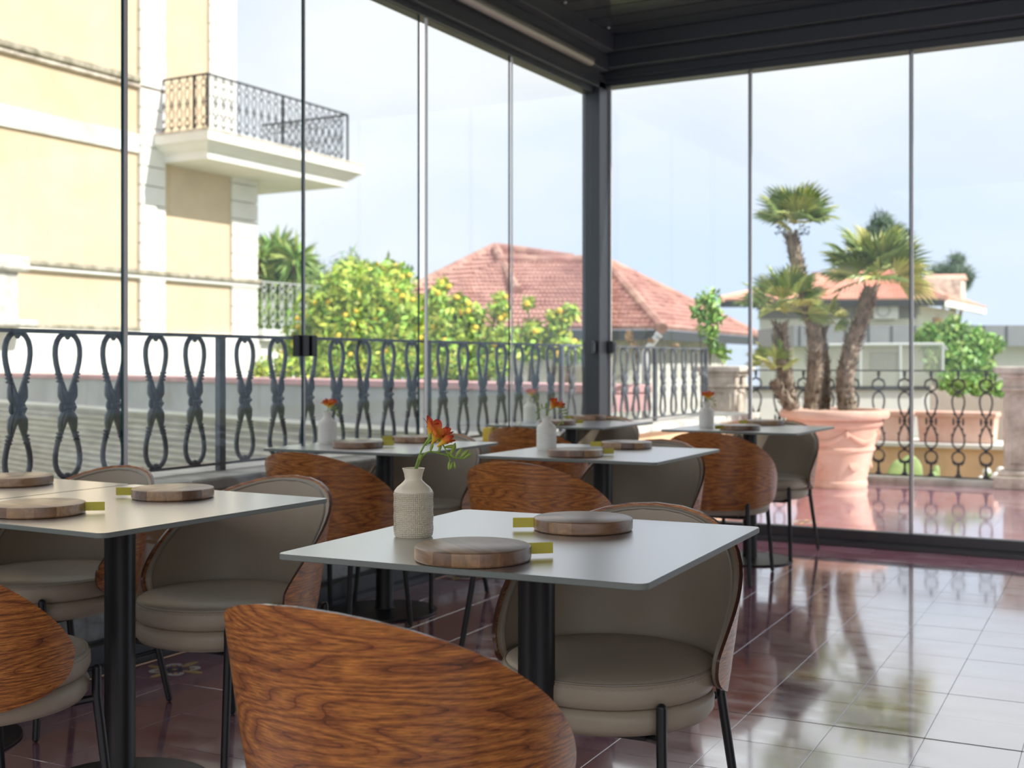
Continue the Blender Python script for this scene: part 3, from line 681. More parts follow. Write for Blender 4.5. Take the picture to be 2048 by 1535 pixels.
# ============================================================ chairs
def shell_point(rho, th, off=0.0):
    """rho 0..1, th angle on the leaf outline -> point of the outer back surface (chair faces +Y)"""
    c, s = math.cos(th), math.sin(th)
    c2 = math.copysign(abs(c)**(.86), c)
    phi = math.radians(101)*c2*rho
    if s >= 0: z = .478+.294*(.72*math.cos(PI/2*c2)+.28*s)*rho
    else: z = .480-.112*(abs(s)**.62)*rho
    k = max(0, min(1, (z-.37)/.40)); cp = math.cos(phi)
    Rr = .262+.046*(k**.8)+.022*k*max(0, cp)+off
    return Vector((Rr*math.sin(phi), -Rr*cp+.006, z)), (phi*.29, z)
def chair_meshes():
    nr, nt = 14, 72
    def disc(k, off, rmax, flip, uv):
        b = len(k.v); p, q = shell_point(0, 0, off); k.v.append(tuple(p)); uv[b] = q
        for i in range(1, nr+1):
            for j in range(nt):
                p, q = shell_point(rmax*i/nr, 2*PI*j/nt, off); uv[len(k.v)] = q; k.v.append(tuple(p))
        for j in range(nt):
            f = (b, b+1+j, b+1+(j+1) % nt); k.f.append(f if not flip else f[::-1])
        for i in range(nr-1):
            for j in range(nt):
                a = b+1+i*nt+j; a2 = b+1+i*nt+(j+1) % nt; f = (a, a+nt, a2+nt, a2); k.f.append(f if not flip else f[::-1])
        return b
    def rim(k, b0, b1):
        o0 = b0+1+(nr-1)*nt; o1 = b1+1+(nr-1)*nt
        for j in range(nt): k.f.append((o0+j, o1+j, o1+(j+1) % nt, o0+(j+1) % nt))
    A = MB(); uv = {}
    a = disc(A, 0, 1.0, True, uv); b_ = disc(A, -.008, 1.0, False, uv); rim(A, a, b_)
    n_out = 1+nr*nt
    me = A.mesh('back_shell', [M['shell'], M['shelledge']], ang=50, uvf=uv)
    for p in me.polygons:
        if len(set(1 if v >= n_out else 0 for v in p.vertices)) > 1: p.material_index = 1
    B = MB(); uv = {}
    a = disc(B, -.0085, .976, True, uv); b_ = disc(B, -.021, .960, False, uv); rim(B, a, b_)
    pad = B.mesh('back_pad', M['leather'], ang=60)
    pip = MB().tube([shell_point(.957, 2*PI*j/90, -.021)[0] for j in range(90)], .0040, 6, closed=True).mesh('piping', M['piping'])
    def ell(r, z): return (r, z)
    c = MB(); c.lathe([(0, .395), (.222, .395), (.236, .402), (.243, .418), (.242, .438), (.234, .452), (.222, .459), (.16, .466), (.08, .469), (0, .470)], 56, (0, .014, 0))
    seat = c.mesh('seat', M['leather'], ang=60)
    c = MB(); c.lathe([(0, .335), (.205, .336), (.228, .343), (.239, .358), (.240, .378), (.232, .392), (.22, .396), (0, .396)], 56, (0, .014, 0))
    band = c.mesh('seat_band', M['leather'], ang=60)
    s1 = MB().tube([(.2355*math.cos(2*PI*j/72), .014+.2355*math.sin(2*PI*j/72), .4515) for j in range(72)], .0024, 6, closed=True).mesh('seat_piping', M['piping'])
    st = MB()
    for j in range(110):
        a = 2*PI*j/110; a2 = a+2*PI/110*.62; r = .2412
        st.tube([(r*math.cos(a), .014+r*math.sin(a), .4425), (r*math.cos(a2), .014+r*math.sin(a2), .4425)], .0009, 4)
    stm = st.mesh('stitching', M['thread'], smooth=False)
    legs = []
    for (x0, y0, z0, x1, y1) in ((.188, .190, .405, .205, .225), (-.188, .190, .405, -.205, .225), (.196, -.218, .400, .225, -.285), (-.196, -.218, .400, -.225, -.285)):
        k = MB(); k.tube([(x0, y0, z0), (x0, y0, z0-.06), (x1, y1, .012)], [.0115, .0115, .0105], 14); k.ball((x0, y0, z0), .0115, n=14, m=6)
        k.ball((x1, y1, .0105), .0105, n=12, m=6)
        legs.append(k.mesh('leg', M['black']))
    cb = []
    for yy in (.16, -.17):
        k = MB(); k.tube([(-.188, yy+math.copysign(.03, yy), .338), (-.14, yy*.9, .327), (.14, yy*.9, .327), (.188, yy+math.copysign(.03, yy), .338)], .009, 10); cb.append(k.mesh('crossbar', M['black']))
    k = MB()
    for s in (-1, 1): k.tube([(s*.13, .14, .327), (s*.13, -.15, .327)], .008, 8)
    rails_ = k.mesh('seat_rails', M['black'])
    return me, pad, pip, seat, band, s1, stm, legs, cb, rails_
CM = chair_meshes()
def make_chair(loc, rz, label):
    o = empty('dining_chair', loc, rz, label, 'chair', 'veneer-backed leather chairs around the tables')
    bk = part('back_shell', CM[0], o); bk['label'] = 'brown veneered outer back'
    part('back_pad', CM[1], o); part('piping', CM[2], o); st = part('seat', CM[3], o); part('seat_band', CM[4], o)
    part('seat_piping', CM[5], st); part('stitching', CM[6], st)
    for l_ in CM[7]: part('leg', l_, o)
    for l_ in CM[8]: part('crossbar', l_, o)
    part('seat_rails', CM[9], o)
    return o
# ============================================================ tables
def rounded_slab(hx, hy, r, z0, z1, bv=.0015, n=6):
    k = MB(); 
    def ringp(ins, z):
        out = []
        for qx, qy, a0 in ((1, 1, 0), (-1, 1, 90), (-1, -1, 180), (1, -1, 270)):
            for i in range(n+1):
                a = math.radians(a0+90*i/n); out.append((qx*(hx-r)+(r-ins)*math.cos(a), qy*(hy-r)+(r-ins)*math.sin(a), z))
        return out
    R_ = [ringp(bv, z0), ringp(0, z0+bv), ringp(0, z1-bv), ringp(bv, z1)]; m_ = len(R_[0])
    for q in R_: k.v += q
    for i in range(3):
        for j in range(m_): k.f.append((i*m_+j, i*m_+(j+1) % m_, (i+1)*m_+(j+1) % m_, (i+1)*m_+j))
    k.f.append(tuple(reversed(range(m_)))); k.f.append(tuple(3*m_+j for j in range(m_)))
    return k
TSZ = .776
tm = rounded_slab(.3835, .3975, .022, .738, .750).mesh('tabletop', [M['topedge'], M['top']], ang=30)
for p in tm.polygons:
    if p.normal.z > .9: p.material_index = 1
col = MB().lathe([(0, .012), (.052, .012), (.042, .018), (.0395, .03), (.0395, .725), (0, .725)], 40).mesh('column', M['black'])
bs = MB().lathe([(0, 0), (.236, 0), (.240, .004), (.238, .009), (.10, .0145), (0, .016)], 64).mesh('base_plate', M['black'])
fl_ = MB().box(-.16, .16, -.16, .16, .730, .738).box(-.25, .25, -.03, .03, .722, .732).mesh('top_bracket', M['black'], smooth=False)
foot = MB().lathe([(0, 0), (.012, 0), (.012, .006), (0, .006)], 10).mesh('glide', M['acwhite'])
def make_table(x, Z, ang, label):
    p = cw(x, Z); o = empty('bistro_table', p, YAW-math.radians(ang), label, 'table', 'square pedestal tables')
    part('tabletop', tm, o); part('column', col, o); part('base_plate', bs, o); part('top_bracket', fl_, o)
    return o
# camera-frame x, depth, turn of each table
TB = dict(A=(.052, 2.561, 25.6), L=(-1.032, 3.176, 29.9), M=(-1.702, 3.562, 29.9), B=(-.575, 5.450, 25.6), T3=(.379, 5.031, 27.3), T4=(.364, 7.398, 28.6), T5=(1.353, 6.865, 29.5))
TL = dict(A='square grey pedestal table in front, with the nearest orange freesia', L='square grey pedestal table at left with its thick black column in full view',
          M='square grey table cut by the left edge of the photo, pushed against its neighbour', B='square grey table by the left glazing, behind the chair beside the near left table',
          T3='square grey table in the middle row, directly behind the nearest table', T4='square grey table nearest the dark corner post', T5='square grey table furthest right, beside the right glazing')
for k in TB: make_table(*TB[k], TL[k])
def chair_at(x, Z, ang, label, face=1):
    make_chair(cw(x, Z), YAW-math.radians(ang)+(0 if face > 0 else PI), label)
chair_at(-.165, 2.03, 28, 'foreground chair seen from behind, its brown veneered back at the bottom of the photo')
chair_at(.225, 2.76, 26, 'taupe leather chair facing us under the front table', -1)
chair_at(-.835, 3.50, 29, 'taupe leather chair facing us behind the near left table with the full black column', -1)
chair_at(-1.235, 2.77, 31, 'chair cut by the left photo edge, brown back and leather seat at lower left')
chair_at(-1.475, 3.87, 30, 'far-left leather chair facing us, behind the table cut by the photo edge', -1)
chair_at(-.715, 5.03, 26, 'brown-backed chair on the near side of the table by the left glazing')
chair_at(-.45, 5.74, 26, 'leather chair on the far side of the table by the left glazing', -1)
chair_at(.135, 4.57, 28, 'brown-backed chair directly behind the front table, left of its far chair')
chair_at(.54, 5.27, 28, 'leather chair facing us on the far side of the middle table', -1)
chair_at(.17, 6.88, 28, 'brown-backed chair at the table nearest the corner post')
chair_at(.50, 7.62, 29, 'leather chair facing us at the table nearest the corner post', -1)
chair_at(1.115, 6.38, 27, 'brown-backed chair of the table furthest right, showing its whole back and legs')
chair_at(1.50, 7.10, 29, 'leather chair facing us at the table furthest right, beside the terracotta pot', -1)
# ============================================================ round boards with brass strip
bm_ = MB().lathe([(0, 0), (.105, 0), (.110, .002), (.1115, .005), (.1115, .023), (.1105, .0265), (.107, .028), (0, .028)], 72).mesh('board', M['walnut'], ang=25)
hm = MB().box(.108, .158, -.0016, .0016, .006, .0275).mesh('brass_strip', M['brass'], smooth=False)
def onT(u, v, z=.75):
    Z = (CH-z)*FPX/(v-HOR); return cw((u-1024)*Z/FPX, Z, z)
BD = [  # centre of the board's foot in the photo, direction of the strip (deg, camera frame: 0 = to the right), label
 (946, 1118, 14, 'round walnut board nearest to us, beside the front vase, brass strip to the right'),
 (1166, 1058, 184, 'round walnut board at the far side of the front table, brass strip to the left'),
 (77, 1027, 8, 'round walnut board at the near edge of the left table, brass strip to the right'),
 (346, 994, 180, 'round walnut board at the far side of the left table, brass strip to the left'),
 (30, 968, 200, 'round walnut board on the table cut by the left edge of the photo'),
 (716, 894, 10, 'near round board on the table by the left glazing'),
 (832, 883, 184, 'far round board on the table by the left glazing'),
 (1151, 911, 10, 'near round board on the middle table, beside its vase'),
 (1253, 895, 180, 'far round board on the middle table'),
 (1115, 849, 10, 'near round board on the table by the corner post'),
 (1178, 839, 180, 'far round board on the table by the corner post'),
 (1480, 859, 200, 'near round board on the table furthest right'),
 (1531, 849, 182, 'far round board on the table furthest right')]
for u, v, a, lab in BD:
    o = empty('serving_board', onT(u, v), YAW+math.radians(a), lab, 'board', 'round walnut boards on the tables')
    part('board', bm_, o, (0, 0, 0), (0, 0, random.uniform(0, 3))); part('brass_strip', hm, o)
# ============================================================ vases and freesias
def vase_prof(): return [(0, .0), (.0385, .0), (.0415, .004), (.0425, .02), (.0428, .098), (.0415, .106), (.036, .114), (.026, .123), (.0195, .130), (.0185, .134), (.0205, .146), (.0245, .158), (.0235, .1585), (.0215, .156), (.016, .134), (.015, .12), (0, .118)]
def make_vase(p, rz, near, label):
    o = empty('vase', p, rz, label, 'vase', 'small ceramic bottle vases')
    if near:
        k = MB(); n = 96; prof = [(.0, .0), (.0385, .0), (.0415, .004), (.0428, .012)]+[(.0428+.0006*math.sin(i*1.7), .012+.088*i/12) for i in range(1, 13)]+[(.0420, .104)]
        k.lathe(prof, n); uv = {}
        for i, v in enumerate(k.v): uv[i] = ((math.atan2(v[1], v[0])/(2*PI)+.5), v[2]*3.7)
        part('textured_body', k.mesh('textured_body', M['weave'], uvf=uv), o)
        k = MB(); k.lathe([(.0420, .1035)]+vase_prof()[5:], n)
        part('neck', k.mesh('neck', M['ceramic']), o)
    else:
        k = MB(); pr = vase_prof(); pr = pr[:4]+[(.0425+.0005*math.sin(i*2.2), .02+.078*i/9) for i in range(1, 9)]+pr[4:]
        k.lathe(pr, 48); part('body', k.mesh('body', M['ceramicw']), o)
    return o
def blossom(R_, L_, seed, openf=1.0):
    rnd = random.Random(seed); k = MB(); uv = {}
    def ringpt(t, a, r): return Vector((r*math.cos(a), r*math.sin(a), t))
    nt, na = 7, 18; b = 0
    for i in range(nt+1):
        t = i/nt*.55; r = .0022+(R_*.42)*(i/nt)**1.7
        for j in range(na):
            uv[len(k.v)] = (0, .55*i/nt); k.v.append(tuple(ringpt(t*L_, 2*PI*j/na, r)))
    for i in range(nt):
        for j in range(na): k.f.append((i*na+j, i*na+(j+1) % na, (i+1)*na+(j+1) % na, (i+1)*na+j))
    for q in range(6):                     # six petals, the inner three a little longer
        a0 = 2*PI*q/6+rnd.uniform(-.1, .1); inn = q % 2; ln = L_*(.50 if inn else .45)*rnd.uniform(.9, 1.1); wd = R_*(.34 if inn else .30)
        rows = 6; base = R_*.38; z0 = .50*L_; fl_ = (.55 if inn else .8)*openf*rnd.uniform(.8, 1.2)
        st = len(k.v)
        for i in range(rows+1):
            s = i/rows; wv = wd*math.sin(PI*min(1, .22+.78*s)*.93)**.75 if s < 1 else .0005
            rr = base*(1+.0)+ln*s*math.sin(fl_*s+.12); zz = z0+ln*s*math.cos(fl_*s*.9)
            for c_ in (-1, -.4, .4, 1):
                e1 = Vector((math.cos(a0), math.sin(a0), 0)); e2 = Vector((-math.sin(a0), math.cos(a0), 0))
                cup = -.25*wv*(c_*c_-.4)*-1
                p = e1*(rr-cup*.6)+e2*(wv*c_)+Vector((0, 0, zz+(.0 if abs(c_) < .5 else .06*wv)))
                uv[len(k.v)] = (0, .5+.5*s); k.v.append(tuple(p))
        for i in range(rows):
            for c_ in range(3): k.f.append((st+i*4+c_, st+i*4+c_+1, st+i*4+c_+5, st+i*4+c_+4))
    for q in range(3):
        k.tube([(0, 0, L_*.4), (.002*math.cos(q*2.1), .002*math.sin(q*2.1), L_*.82)], .0007, 4)
        for j in range(8): uv.setdefault(len(k.v)-1-j, (0, .1))
    for i in range(len(k.v)): uv.setdefault(i, (0, .1))
    return k.mesh('blossom', M['petal'], ang=70, uvf=uv)
blm = [blossom(.026, .050, 3), blossom(.022, .050, 5, .7), blossom(.015, .044, 8, .3)]
budm = []
for L_, r in ((.026, .0042), (.021, .0036), (.016, .0030)):
    k = MB(); k.lathe([(0, 0), (.0013, .001), (r*.8, L_*.3), (r, L_*.6), (r*.75, L_*.85), (.0006, L_), (0, L_+.0002)], 8); budm.append(k.mesh('bud', M['bud']))
def dirq(dx, dz, dy=0):      # orientation with local +Z along (dx, dy, dz) in the sprig frame
    return Vector((dx, dy, dz)).to_track_quat('Z', 'Y')
def sprig(p, rz, label, variant=0, sc=1.0, mirror=1):
    """local x = to the right, z = up; y = away from the viewer"""
    o = empty('freesia', p, rz, label, 'flower', 'red and yellow freesias in the vases'); o.scale = (sc, sc, sc)
    X = lambda x: x*mirror
    def tube(nm, pts, r): part(nm, MB().tube(smooth_path([Vector((X(x), y, z)) for x, y, z in pts], 6), r, 7).mesh(nm, M['stem']), o)
    def put(nm, me, x, z, dx, dz, dy=0, y=0, s=1):
        q = part(nm, me, o, (X(x), y, z)); q.rotation_mode = 'QUATERNION'; q.rotation_quaternion = dirq(dx*mirror, dz, dy); q.scale = (s, s, s)
    if variant == 0:
        tube('stem', [(-.012, 0, -.035), (.002, 0, .0), (.016, 0, .040), (.034, 0, .072), (.042, 0, .083)], .0021)
        tube('stem', [(-.004, .004, -.035), (.006, .004, .0), (.018, .003, .028), (.034, .002, .040), (.060, 0, .036), (.088, 0, .028), (.112, 0, .026)], .0019)
        put('blossom', blm[1], .032, .066, .25, 1, -.1, .006)
        put('blossom', blm[0], .040, .058, .55, 1, -.5, -.004)
        put('blossom', blm[2], .050, .060, .85, .9, .1, -.002)
        put('blossom', blm[1], .052, .052, .95, .75, -.3, -.008, .85)
        tube('stem', [(.026, 0, .054), (.046, -.006, .070), (.062, -.006, .058), (.074, -.004, .036), (.080, -.002, .020)], .0015)
        for x, z, dx, dz, b_ in ((.030, .058, .35, 1, 0), (.046, .068, .9, .45, 0), (.036, .040, .3, 1, 1), (.054, .038, .3, 1, 1), (.066, .050, .9, .1, 0), (.070, .042, .75, -.6, 1), (.078, .032, .55, .9, 0), (.078, .022, -.1, -1, 1), (.084, .018, -.25, -.9, 2), (.090, .028, .6, .8, 0), (.100, .027, .75, .7, 0), (.108, .026, .9, .6, 1), (.081, .036, .4, 1, 0), (.012, .020, .4, 1, 2), (.088, .020, .1, -1, 2)):
            put('bud', budm[b_], x, z, dx, dz, random.uniform(-.2, .2))
    elif variant == 1:
        tube('stem', [(-.006, 0, -.035), (.0, 0, .0), (.008, 0, .022), (.018, 0, .036), (.026, 0, .044)], .0020)
        tube('stem', [(-.004, 0, -.03), (-.002, 0, .02), (-.006, 0, .036), (-.022, 0, .034), (-.034, 0, .018), (-.036, 0, .002)], .0014)
        tube('stem', [(.026, 0, .044), (.050, 0, .040), (.066, 0, .018), (.070, 0, -.004), (.062, 0, -.024)], .0014)
        put('blossom', blm[0], .016, .030, .55, 1, -.5); put('blossom', blm[1], .024, .034, .25, 1, .1); put('blossom', blm[2], .036, .040, 1, .5, -.4, 0, 1); put('blossom', blm[1], .030, .040, 1, .35, .1)
        for x, z, dx, dz, b_ in ((-.004, .034, .1, 1, 0), (-.018, .036, -.2, 1, 1), (-.028, .028, -.4, 1, 1), (-.034, .016, -.9, .3, 2), (-.036, .004, -.3, -1, 1), (.058, .034, .9, .4, 0), (.064, .024, .9, .3, 0), (.068, .014, .9, .1, 0), (.071, .002, .9, -.2, 1), (.066, -.014, .3, -1, 1), (.060, -.024, -.6, -.8, 1), (.056, .030, -.4, -1, 1)):
            put('bud', budm[b_], x, z, dx, dz, random.uniform(-.2, .2))
    else:
        tube('stem', [(-.006, 0, -.035), (-.002, 0, .0), (.004, 0, .022), (.010, 0, .030)], .0020)
        tube('stem', [(.004, 0, -.03), (.004, 0, .0), (.012, 0, .018), (.028, 0, .016), (.038, 0, .004)], .0014)
        put('blossom', blm[0], .006, .020, .1, 1, -.5, 0, .9); put('blossom', blm[1], .006, .024, -.7, .9, 0, 0, .9); put('blossom', blm[2], .012, .024, .7, .9, -.2); put('blossom', blm[1], .012, .022, .5, 1, .3, 0, .9)
        for x, z, dx, dz, b_ in ((.024, .017, .7, .5, 1), (.034, .011, .9, .1, 1), (.038, .004, .5, -1, 0), (.020, .018, .2, 1, 2)):
            put('bud', budm[b_], x, z, dx, dz)
    return o
VS = [(827, 1072, True, 0, 'front table', 'cream vase with woven relief on the front table', 1.0, 1),
      (655, 887, False, 2, '', 'off white vase on the table by the left glazing', 1.0, 1),
      (1093, 900, False, 1, '', 'off white vase on the middle table', 1.0, 1),
      (1060, 844, False, 2, '', 'off white vase on the table by the corner post', 1.0, 1),
      (1413, 855, False, 2, '', 'off white vase on the table furthest right, before the stone pedestal', .95, 1)]
fl_lab = ['large orange-red freesia arching to the right with green buds, in the front vase', 'small orange-red freesia in the vase by the left glazing', 'red freesia with drooping bud sprays on both sides, in the middle vase',
          'small red freesia in the vase by the corner post', 'small red freesia in the vase furthest right']
for i, (u, v, near, var, _, lab, sc, mi) in enumerate(VS):
    p = onT(u, v); vs_ = make_vase(p, random.uniform(0, 6), near, lab); vs_.scale = (1, 1, .93)
    sprig(p+Vector((0, 0, .142)), YAW, fl_lab[i], var, 1.0 if i < 3 else 1.05)
# small yellow canister on the coping outside
p = at(982, 868, 7.55)
o = empty('canister', (-3.68, onX(982, -3.68), .643), 0, 'small bright yellow plastic canister on the stone coping outside the left glazing', 'canister')
part('body', rounded_slab(.035, .05, .012, 0, .085, .004).mesh('body', M['yellow']), o); part('cap', MB().lathe([(0, .085), (.014, .085), (.014, .100), (0, .100)], 12, (0, .02, 0)).mesh('cap', M['yellow']), o)
# ============================================================ beyond the terrace
g_ = MB(); g_.box(-80, 60, 11.8, 160, -3.3, -2.6); g_.box(-80, -4.0, -10, 11.8, -3.3, -2.6)
tag(g_.build('ground', M['grass'], smooth=False), kind='structure')
tag(MB().box(-3.95, 6, 11.70, 11.9, -2.6, -.02).build('wall_terrace', M['plaster2'], smooth=False), kind='structure')
# leaf clouds
def leaf_cloud(blobs, n, size, rnd, flat=.0, shape='leaf'):
    k = MB()
    tot = sum(b[1]**2 for b in blobs)
    for (c, r, *q) in blobs:
        m_ = int(n*r*r/tot); sq = q[0] if q else (1, 1, 1)
        for _ in range(m_):
            d = Vector((rnd.gauss(0, 1), rnd.gauss(0, 1), rnd.gauss(0, 1))).normalized()*(rnd.random()**.5)*r*rnd.gauss(1.02, .16)
            p = Vector(c)+Vector((d.x*sq[0], d.y*sq[1], d.z*sq[2]))
            nrm = (d.normalized()*.5+Vector((rnd.uniform(-1, 1), rnd.uniform(-1, 1), rnd.uniform(-.3, 1)))).normalized()
            t_ = nrm.orthogonal().normalized(); t_ = Quaternion(nrm, rnd.random()*6.28) @ t_; b2 = nrm.cross(t_); s = size*rnd.uniform(.6, 1.3)
            if shape == 'leaf': k.add([p-t_*s, p+b2*s*.42, p+t_*s, p-b2*s*.42], [(0, 1, 2, 3)])
            else: k.add([p-t_*s*1.6, p+b2*s*.14, p+t_*s*1.6, p-b2*s*.14], [(0, 1, 2, 3)])
    return k
def branches(k, base, targets, r0, rnd):
    for t_ in targets:
        mid_ = base.lerp(Vector(t_), .5)+Vector((rnd.uniform(-.2, .2), rnd.uniform(-.2, .2), rnd.uniform(0, .3)))
        k.tube([base, mid_, Vector(t_)], [r0, r0*.6, r0*.25], 6)
FS = 1.0
def tree(name, label, cat, blobs, n, size, leafm, base, r0, seed, fruit=0, shape='leaf', group=None):
    rnd = random.Random(seed); o = empty(name, base, 0, label, cat, group); B_ = Vector(base)
    bl = [(Vector(b[0])-B_, *b[1:]) for b in blobs]
    k = MB(); top = sum((b[0] for b in bl), Vector())/len(bl); fork = Vector((top.x*.3, top.y*.3, max(.2, top.z*.45)))
    k.tube([Vector((0, 0, -.1)), fork*.5+Vector((.05, 0, 0)), fork], [r0, r0*.9, r0*.8], 8); branches(k, fork, [b[0] for b in bl], r0*.6, rnd)
    part('trunk', k.mesh('trunk', M['trunk']), o)
    f = part('foliage', leaf_cloud(bl, n, size, rnd, shape=shape).mesh('foliage', leafm, smooth=False), o); tag(f, kind='stuff')
    if fruit:
        fm = MB().lathe([(0, -.05), (.018, -.042), (.036, -.015), (.036, .015), (.018, .042), (0, .05)], 10).mesh('lemon', M['lemon'])
        for i in range(fruit):
            b = rnd.choice(bl); to = (Vector((0, 0, 0))-(b[0]+B_)).normalized()
            d = (Vector((rnd.gauss(0, 1), rnd.gauss(0, 1), rnd.gauss(0, 1))).normalized()+to*1.0).normalized()*b[1]*rnd.uniform(.8, 1.0)
            q = b[2] if len(b) > 2 else (1, 1, 1)
            part('lemon', fm, o, b[0]+Vector((d.x*q[0], d.y*q[1], d.z*q[2])), (rnd.random()*3, rnd.random()*3, 0)).scale = (FS, FS, FS)
    return o
def B(u, v, Z, rpx, sq=None):
    r = rpx*Z/FPX; return (at(u, v, Z), r, sq) if sq else (at(u, v, Z), r)
# lemon trees behind the carport
def gz(u, Z): p = at(u, 800, Z); return (p.x, p.y, -2.6)
tree('lemon_tree', 'tall bushy lemon tree full of yellow fruit, left of the red roof', 'tree',
     [B(700, 610, 19, 75), B(760, 600, 18.6, 70), B(820, 640, 18.4, 60), B(650, 640, 19, 60), B(720, 690, 18.4, 80), B(800, 700, 18, 60), B(640, 710, 19, 60), B(800, 560, 19, 30), B(775, 545, 19.2, 28), B(705, 555, 20, 40), B(600, 690, 19, 45)], 9000, .075, M['leafl'], gz(720, 19), .14, 11, 60, group='lemon trees')
tree('lemon_tree', 'lower lemon tree with sparse sprays in front of the red roof', 'tree',
     [B(900, 650, 17, 45), B(940, 640, 17, 35), B(890, 700, 17, 50), B(960, 700, 16.8, 42), B(1010, 680, 16.6, 32), B(870, 600, 17.2, 26), B(885, 570, 17.4, 16), B(1000, 620, 17, 22), B(1000, 595, 17, 13), B(920, 610, 17, 22)], 3800, .07, M['leafl'], gz(930, 17), .10, 12, 22, group='lemon trees')
tree('lemon_tree', 'small lemon tree just left of the dark corner post', 'tree',
     [B(1115, 640, 15, 24), B(1140, 625, 15, 18), B(1065, 665, 15, 26), B(1120, 690, 15, 34), B(1056, 605, 15, 13), B(1060, 700, 15, 30), B(1150, 700, 15, 22)], 1700, .06, M['leafl'], gz(1100, 15), .07, 13, 8, group='lemon trees')
tree('shrub', 'low flowering shrub row behind the pink carport coping', 'shrub',
     [B(u, 735+random.uniform(-6, 8), 16.4, 28) for u in range(530, 1000, 42)], 3600, .05, M['leafl'], gz(760, 16.4), .05, 14)
tree('evergreen_tree', 'dark feathery evergreen rising behind the lemon tree', 'tree',
     [B(690, 590, 32, 55, (1, 1, 1.3)), B(640, 600, 32, 55), B(705, 545, 32, 24, (.7, .7, 1.9)), B(600, 640, 32, 55), B(745, 560, 32, 34), B(540, 650, 32, 55)], 8000, .13, M['leafd'], gz(680, 32), .2, 15, shape='needle')
# yucca-like palm behind the villa
yk = empty('yucca', gz(570, 34), 0, 'big clump of spiky dark green yucca heads at the corner of the villa', 'plant')
rnd = random.Random(4)
yb = Vector(gz(570, 34))
for (u, v, R_) in ((520, 520, 60), (552, 505, 62), (590, 520, 66), (610, 560, 70), (560, 570, 72), (525, 590, 60), (600, 610, 60), (545, 620, 60)):
    c = at(u, v, 34+rnd.uniform(-1, 1))-yb; r = R_*34/FPX; k = MB()
    for i in range(90):
        d = Vector((rnd.gauss(0, 1), rnd.gauss(0, 1), rnd.gauss(.25, .9))).normalized(); t_ = d.orthogonal().normalized(); t_ = Quaternion(d, rnd.random()*6) @ t_
        L_ = r*rnd.uniform(.8, 1.1); dr = Vector((0, 0, -.18*r*(1-max(0, d.z))))
        k.add([c, c+d*L_*.5+t_*.06, c+d*L_+dr, c+d*L_*.5-t_*.06], [(0, 1, 2, 3)])
    tag(part('leaf_head', k.mesh('leaf_head', M['leafd'], smooth=False), yk), kind='stuff')
    part('stem', MB().tube([Vector((c.x*.3, c.y*.3, 0)), Vector((c.x*.6, c.y*.6, c.z*.6)), c], .09, 6).mesh('stem', M['trunk']), yk)
# ---------------------------------------------------------------- carport with corrugated side
cpt = empty('carport', (0, 0, 0), 0, 'long low carport behind the balustrade, pink coping over grey band and corrugated sheet side', 'carport')
def cz(u): return 473/(22+.0199*u)
pa, pb = cw((-25-1024)*cz(-25)/FPX, cz(-25)), cw((1222-1024)*cz(1222)/FPX, cz(1222))
cpt.location = pb; dv = (pa-pb); Lc = dv.length; cpt.rotation_euler = (0, 0, math.atan2(dv.y, dv.x))
# local x along the wall (away to the left), local y>0 = towards the camera side or not: find sign
nl = Vector((-dv.y, dv.x, 0)).normalized(); sg = 1 if nl.dot(-pb) > 0 else -1
bevel(part('coping', MB().box(-.02, Lc, *sorted((-.5*sg, .07*sg)), .86, .93).mesh('coping', M['pink'], smooth=False), cpt), .01)
def ybox(a, b_): 
    a, b_ = a*sg, b_*sg; return (min(a, b_), max(a, b_))
part('roof_deck', MB().box(0, Lc, *ybox(-.5, -.02), .70, .86).mesh('roof_deck', M['pink'], smooth=False), cpt)
part('fascia_band', MB().box(0, Lc, *ybox(-.02, .04), .46, .86).mesh('fascia_band', M['greywall'], smooth=False), cpt)
part('gutter', MB().box(0, Lc, *ybox(-.02, .09), .415, .46).mesh('gutter', M['white'], smooth=False), cpt)
cs = MB(); nrib = 34; pr = []
for i in range(nrib):
    z = .415-i*.09
    pr += [(0, z), (.055, z-.012), (.055, z-.045), (0, z-.066)]
vs = [(0, sg*(y_-.02), z_) for y_, z_ in pr]+[(Lc, sg*(y_-.02), z_) for y_, z_ in pr]; n_ = len(pr)
cs.add(vs, [(i, i+1, n_+i+1, n_+i) for i in range(n_-1)])
part('corrugated_side', cs.mesh('corrugated_side', M['siding'], smooth=False), cpt)
# ---------------------------------------------------------------- big red hipped roof
def roof_courses(parent, A0, A1, B0, B1, nrows, ncols, m_, th=.05, name='tile_course', wave=.02, rag=0):
    """rows of tiles between eave line A0-A1 and top line B0-B1"""
    nrm = (A1-A0).cross(B0-A0); nrm.normalize()
    if nrm.z < 0: nrm = -nrm
    for i in range(nrows):
        t0, t1 = i/nrows, min(1, (i+1.12)/nrows)
        a0, a1 = A0.lerp(B0, t0), A1.lerp(B1, t0); b0, b1 = A0.lerp(B0, t1), A1.lerp(B1, t1)
        nc = max(3, int(ncols*(a1-a0).length/max(.01, (A1-A0).length))*4); vs = []; fs = []
        for j in range(nc+1):
            s = j/nc; h = wave*(1-abs(((j/4.0) % 1)*2-1))
            lo, hi = a0.lerp(a1, s), b0.lerp(b1, s); jit = random.uniform(-.012, .012) if rag else 0
            vs += [lo-nrm*.02, lo+nrm*(th+h)+Vector((0, 0, jit)), hi+nrm*(.005+h)]
        for j in range(nc):
            a = j*3; fs += [(a, a+3, a+4, a+1), (a+1, a+4, a+5, a+2)]
        k = MB(); k.add(vs, fs); part(name, k.mesh(name, m_, smooth=False), parent)
def quadmesh(nm, pts, m_, parent): 
    k = MB(); k.add(pts, [tuple(range(len(pts)))]); return part(nm, k.mesh(nm, m_, smooth=False), parent)
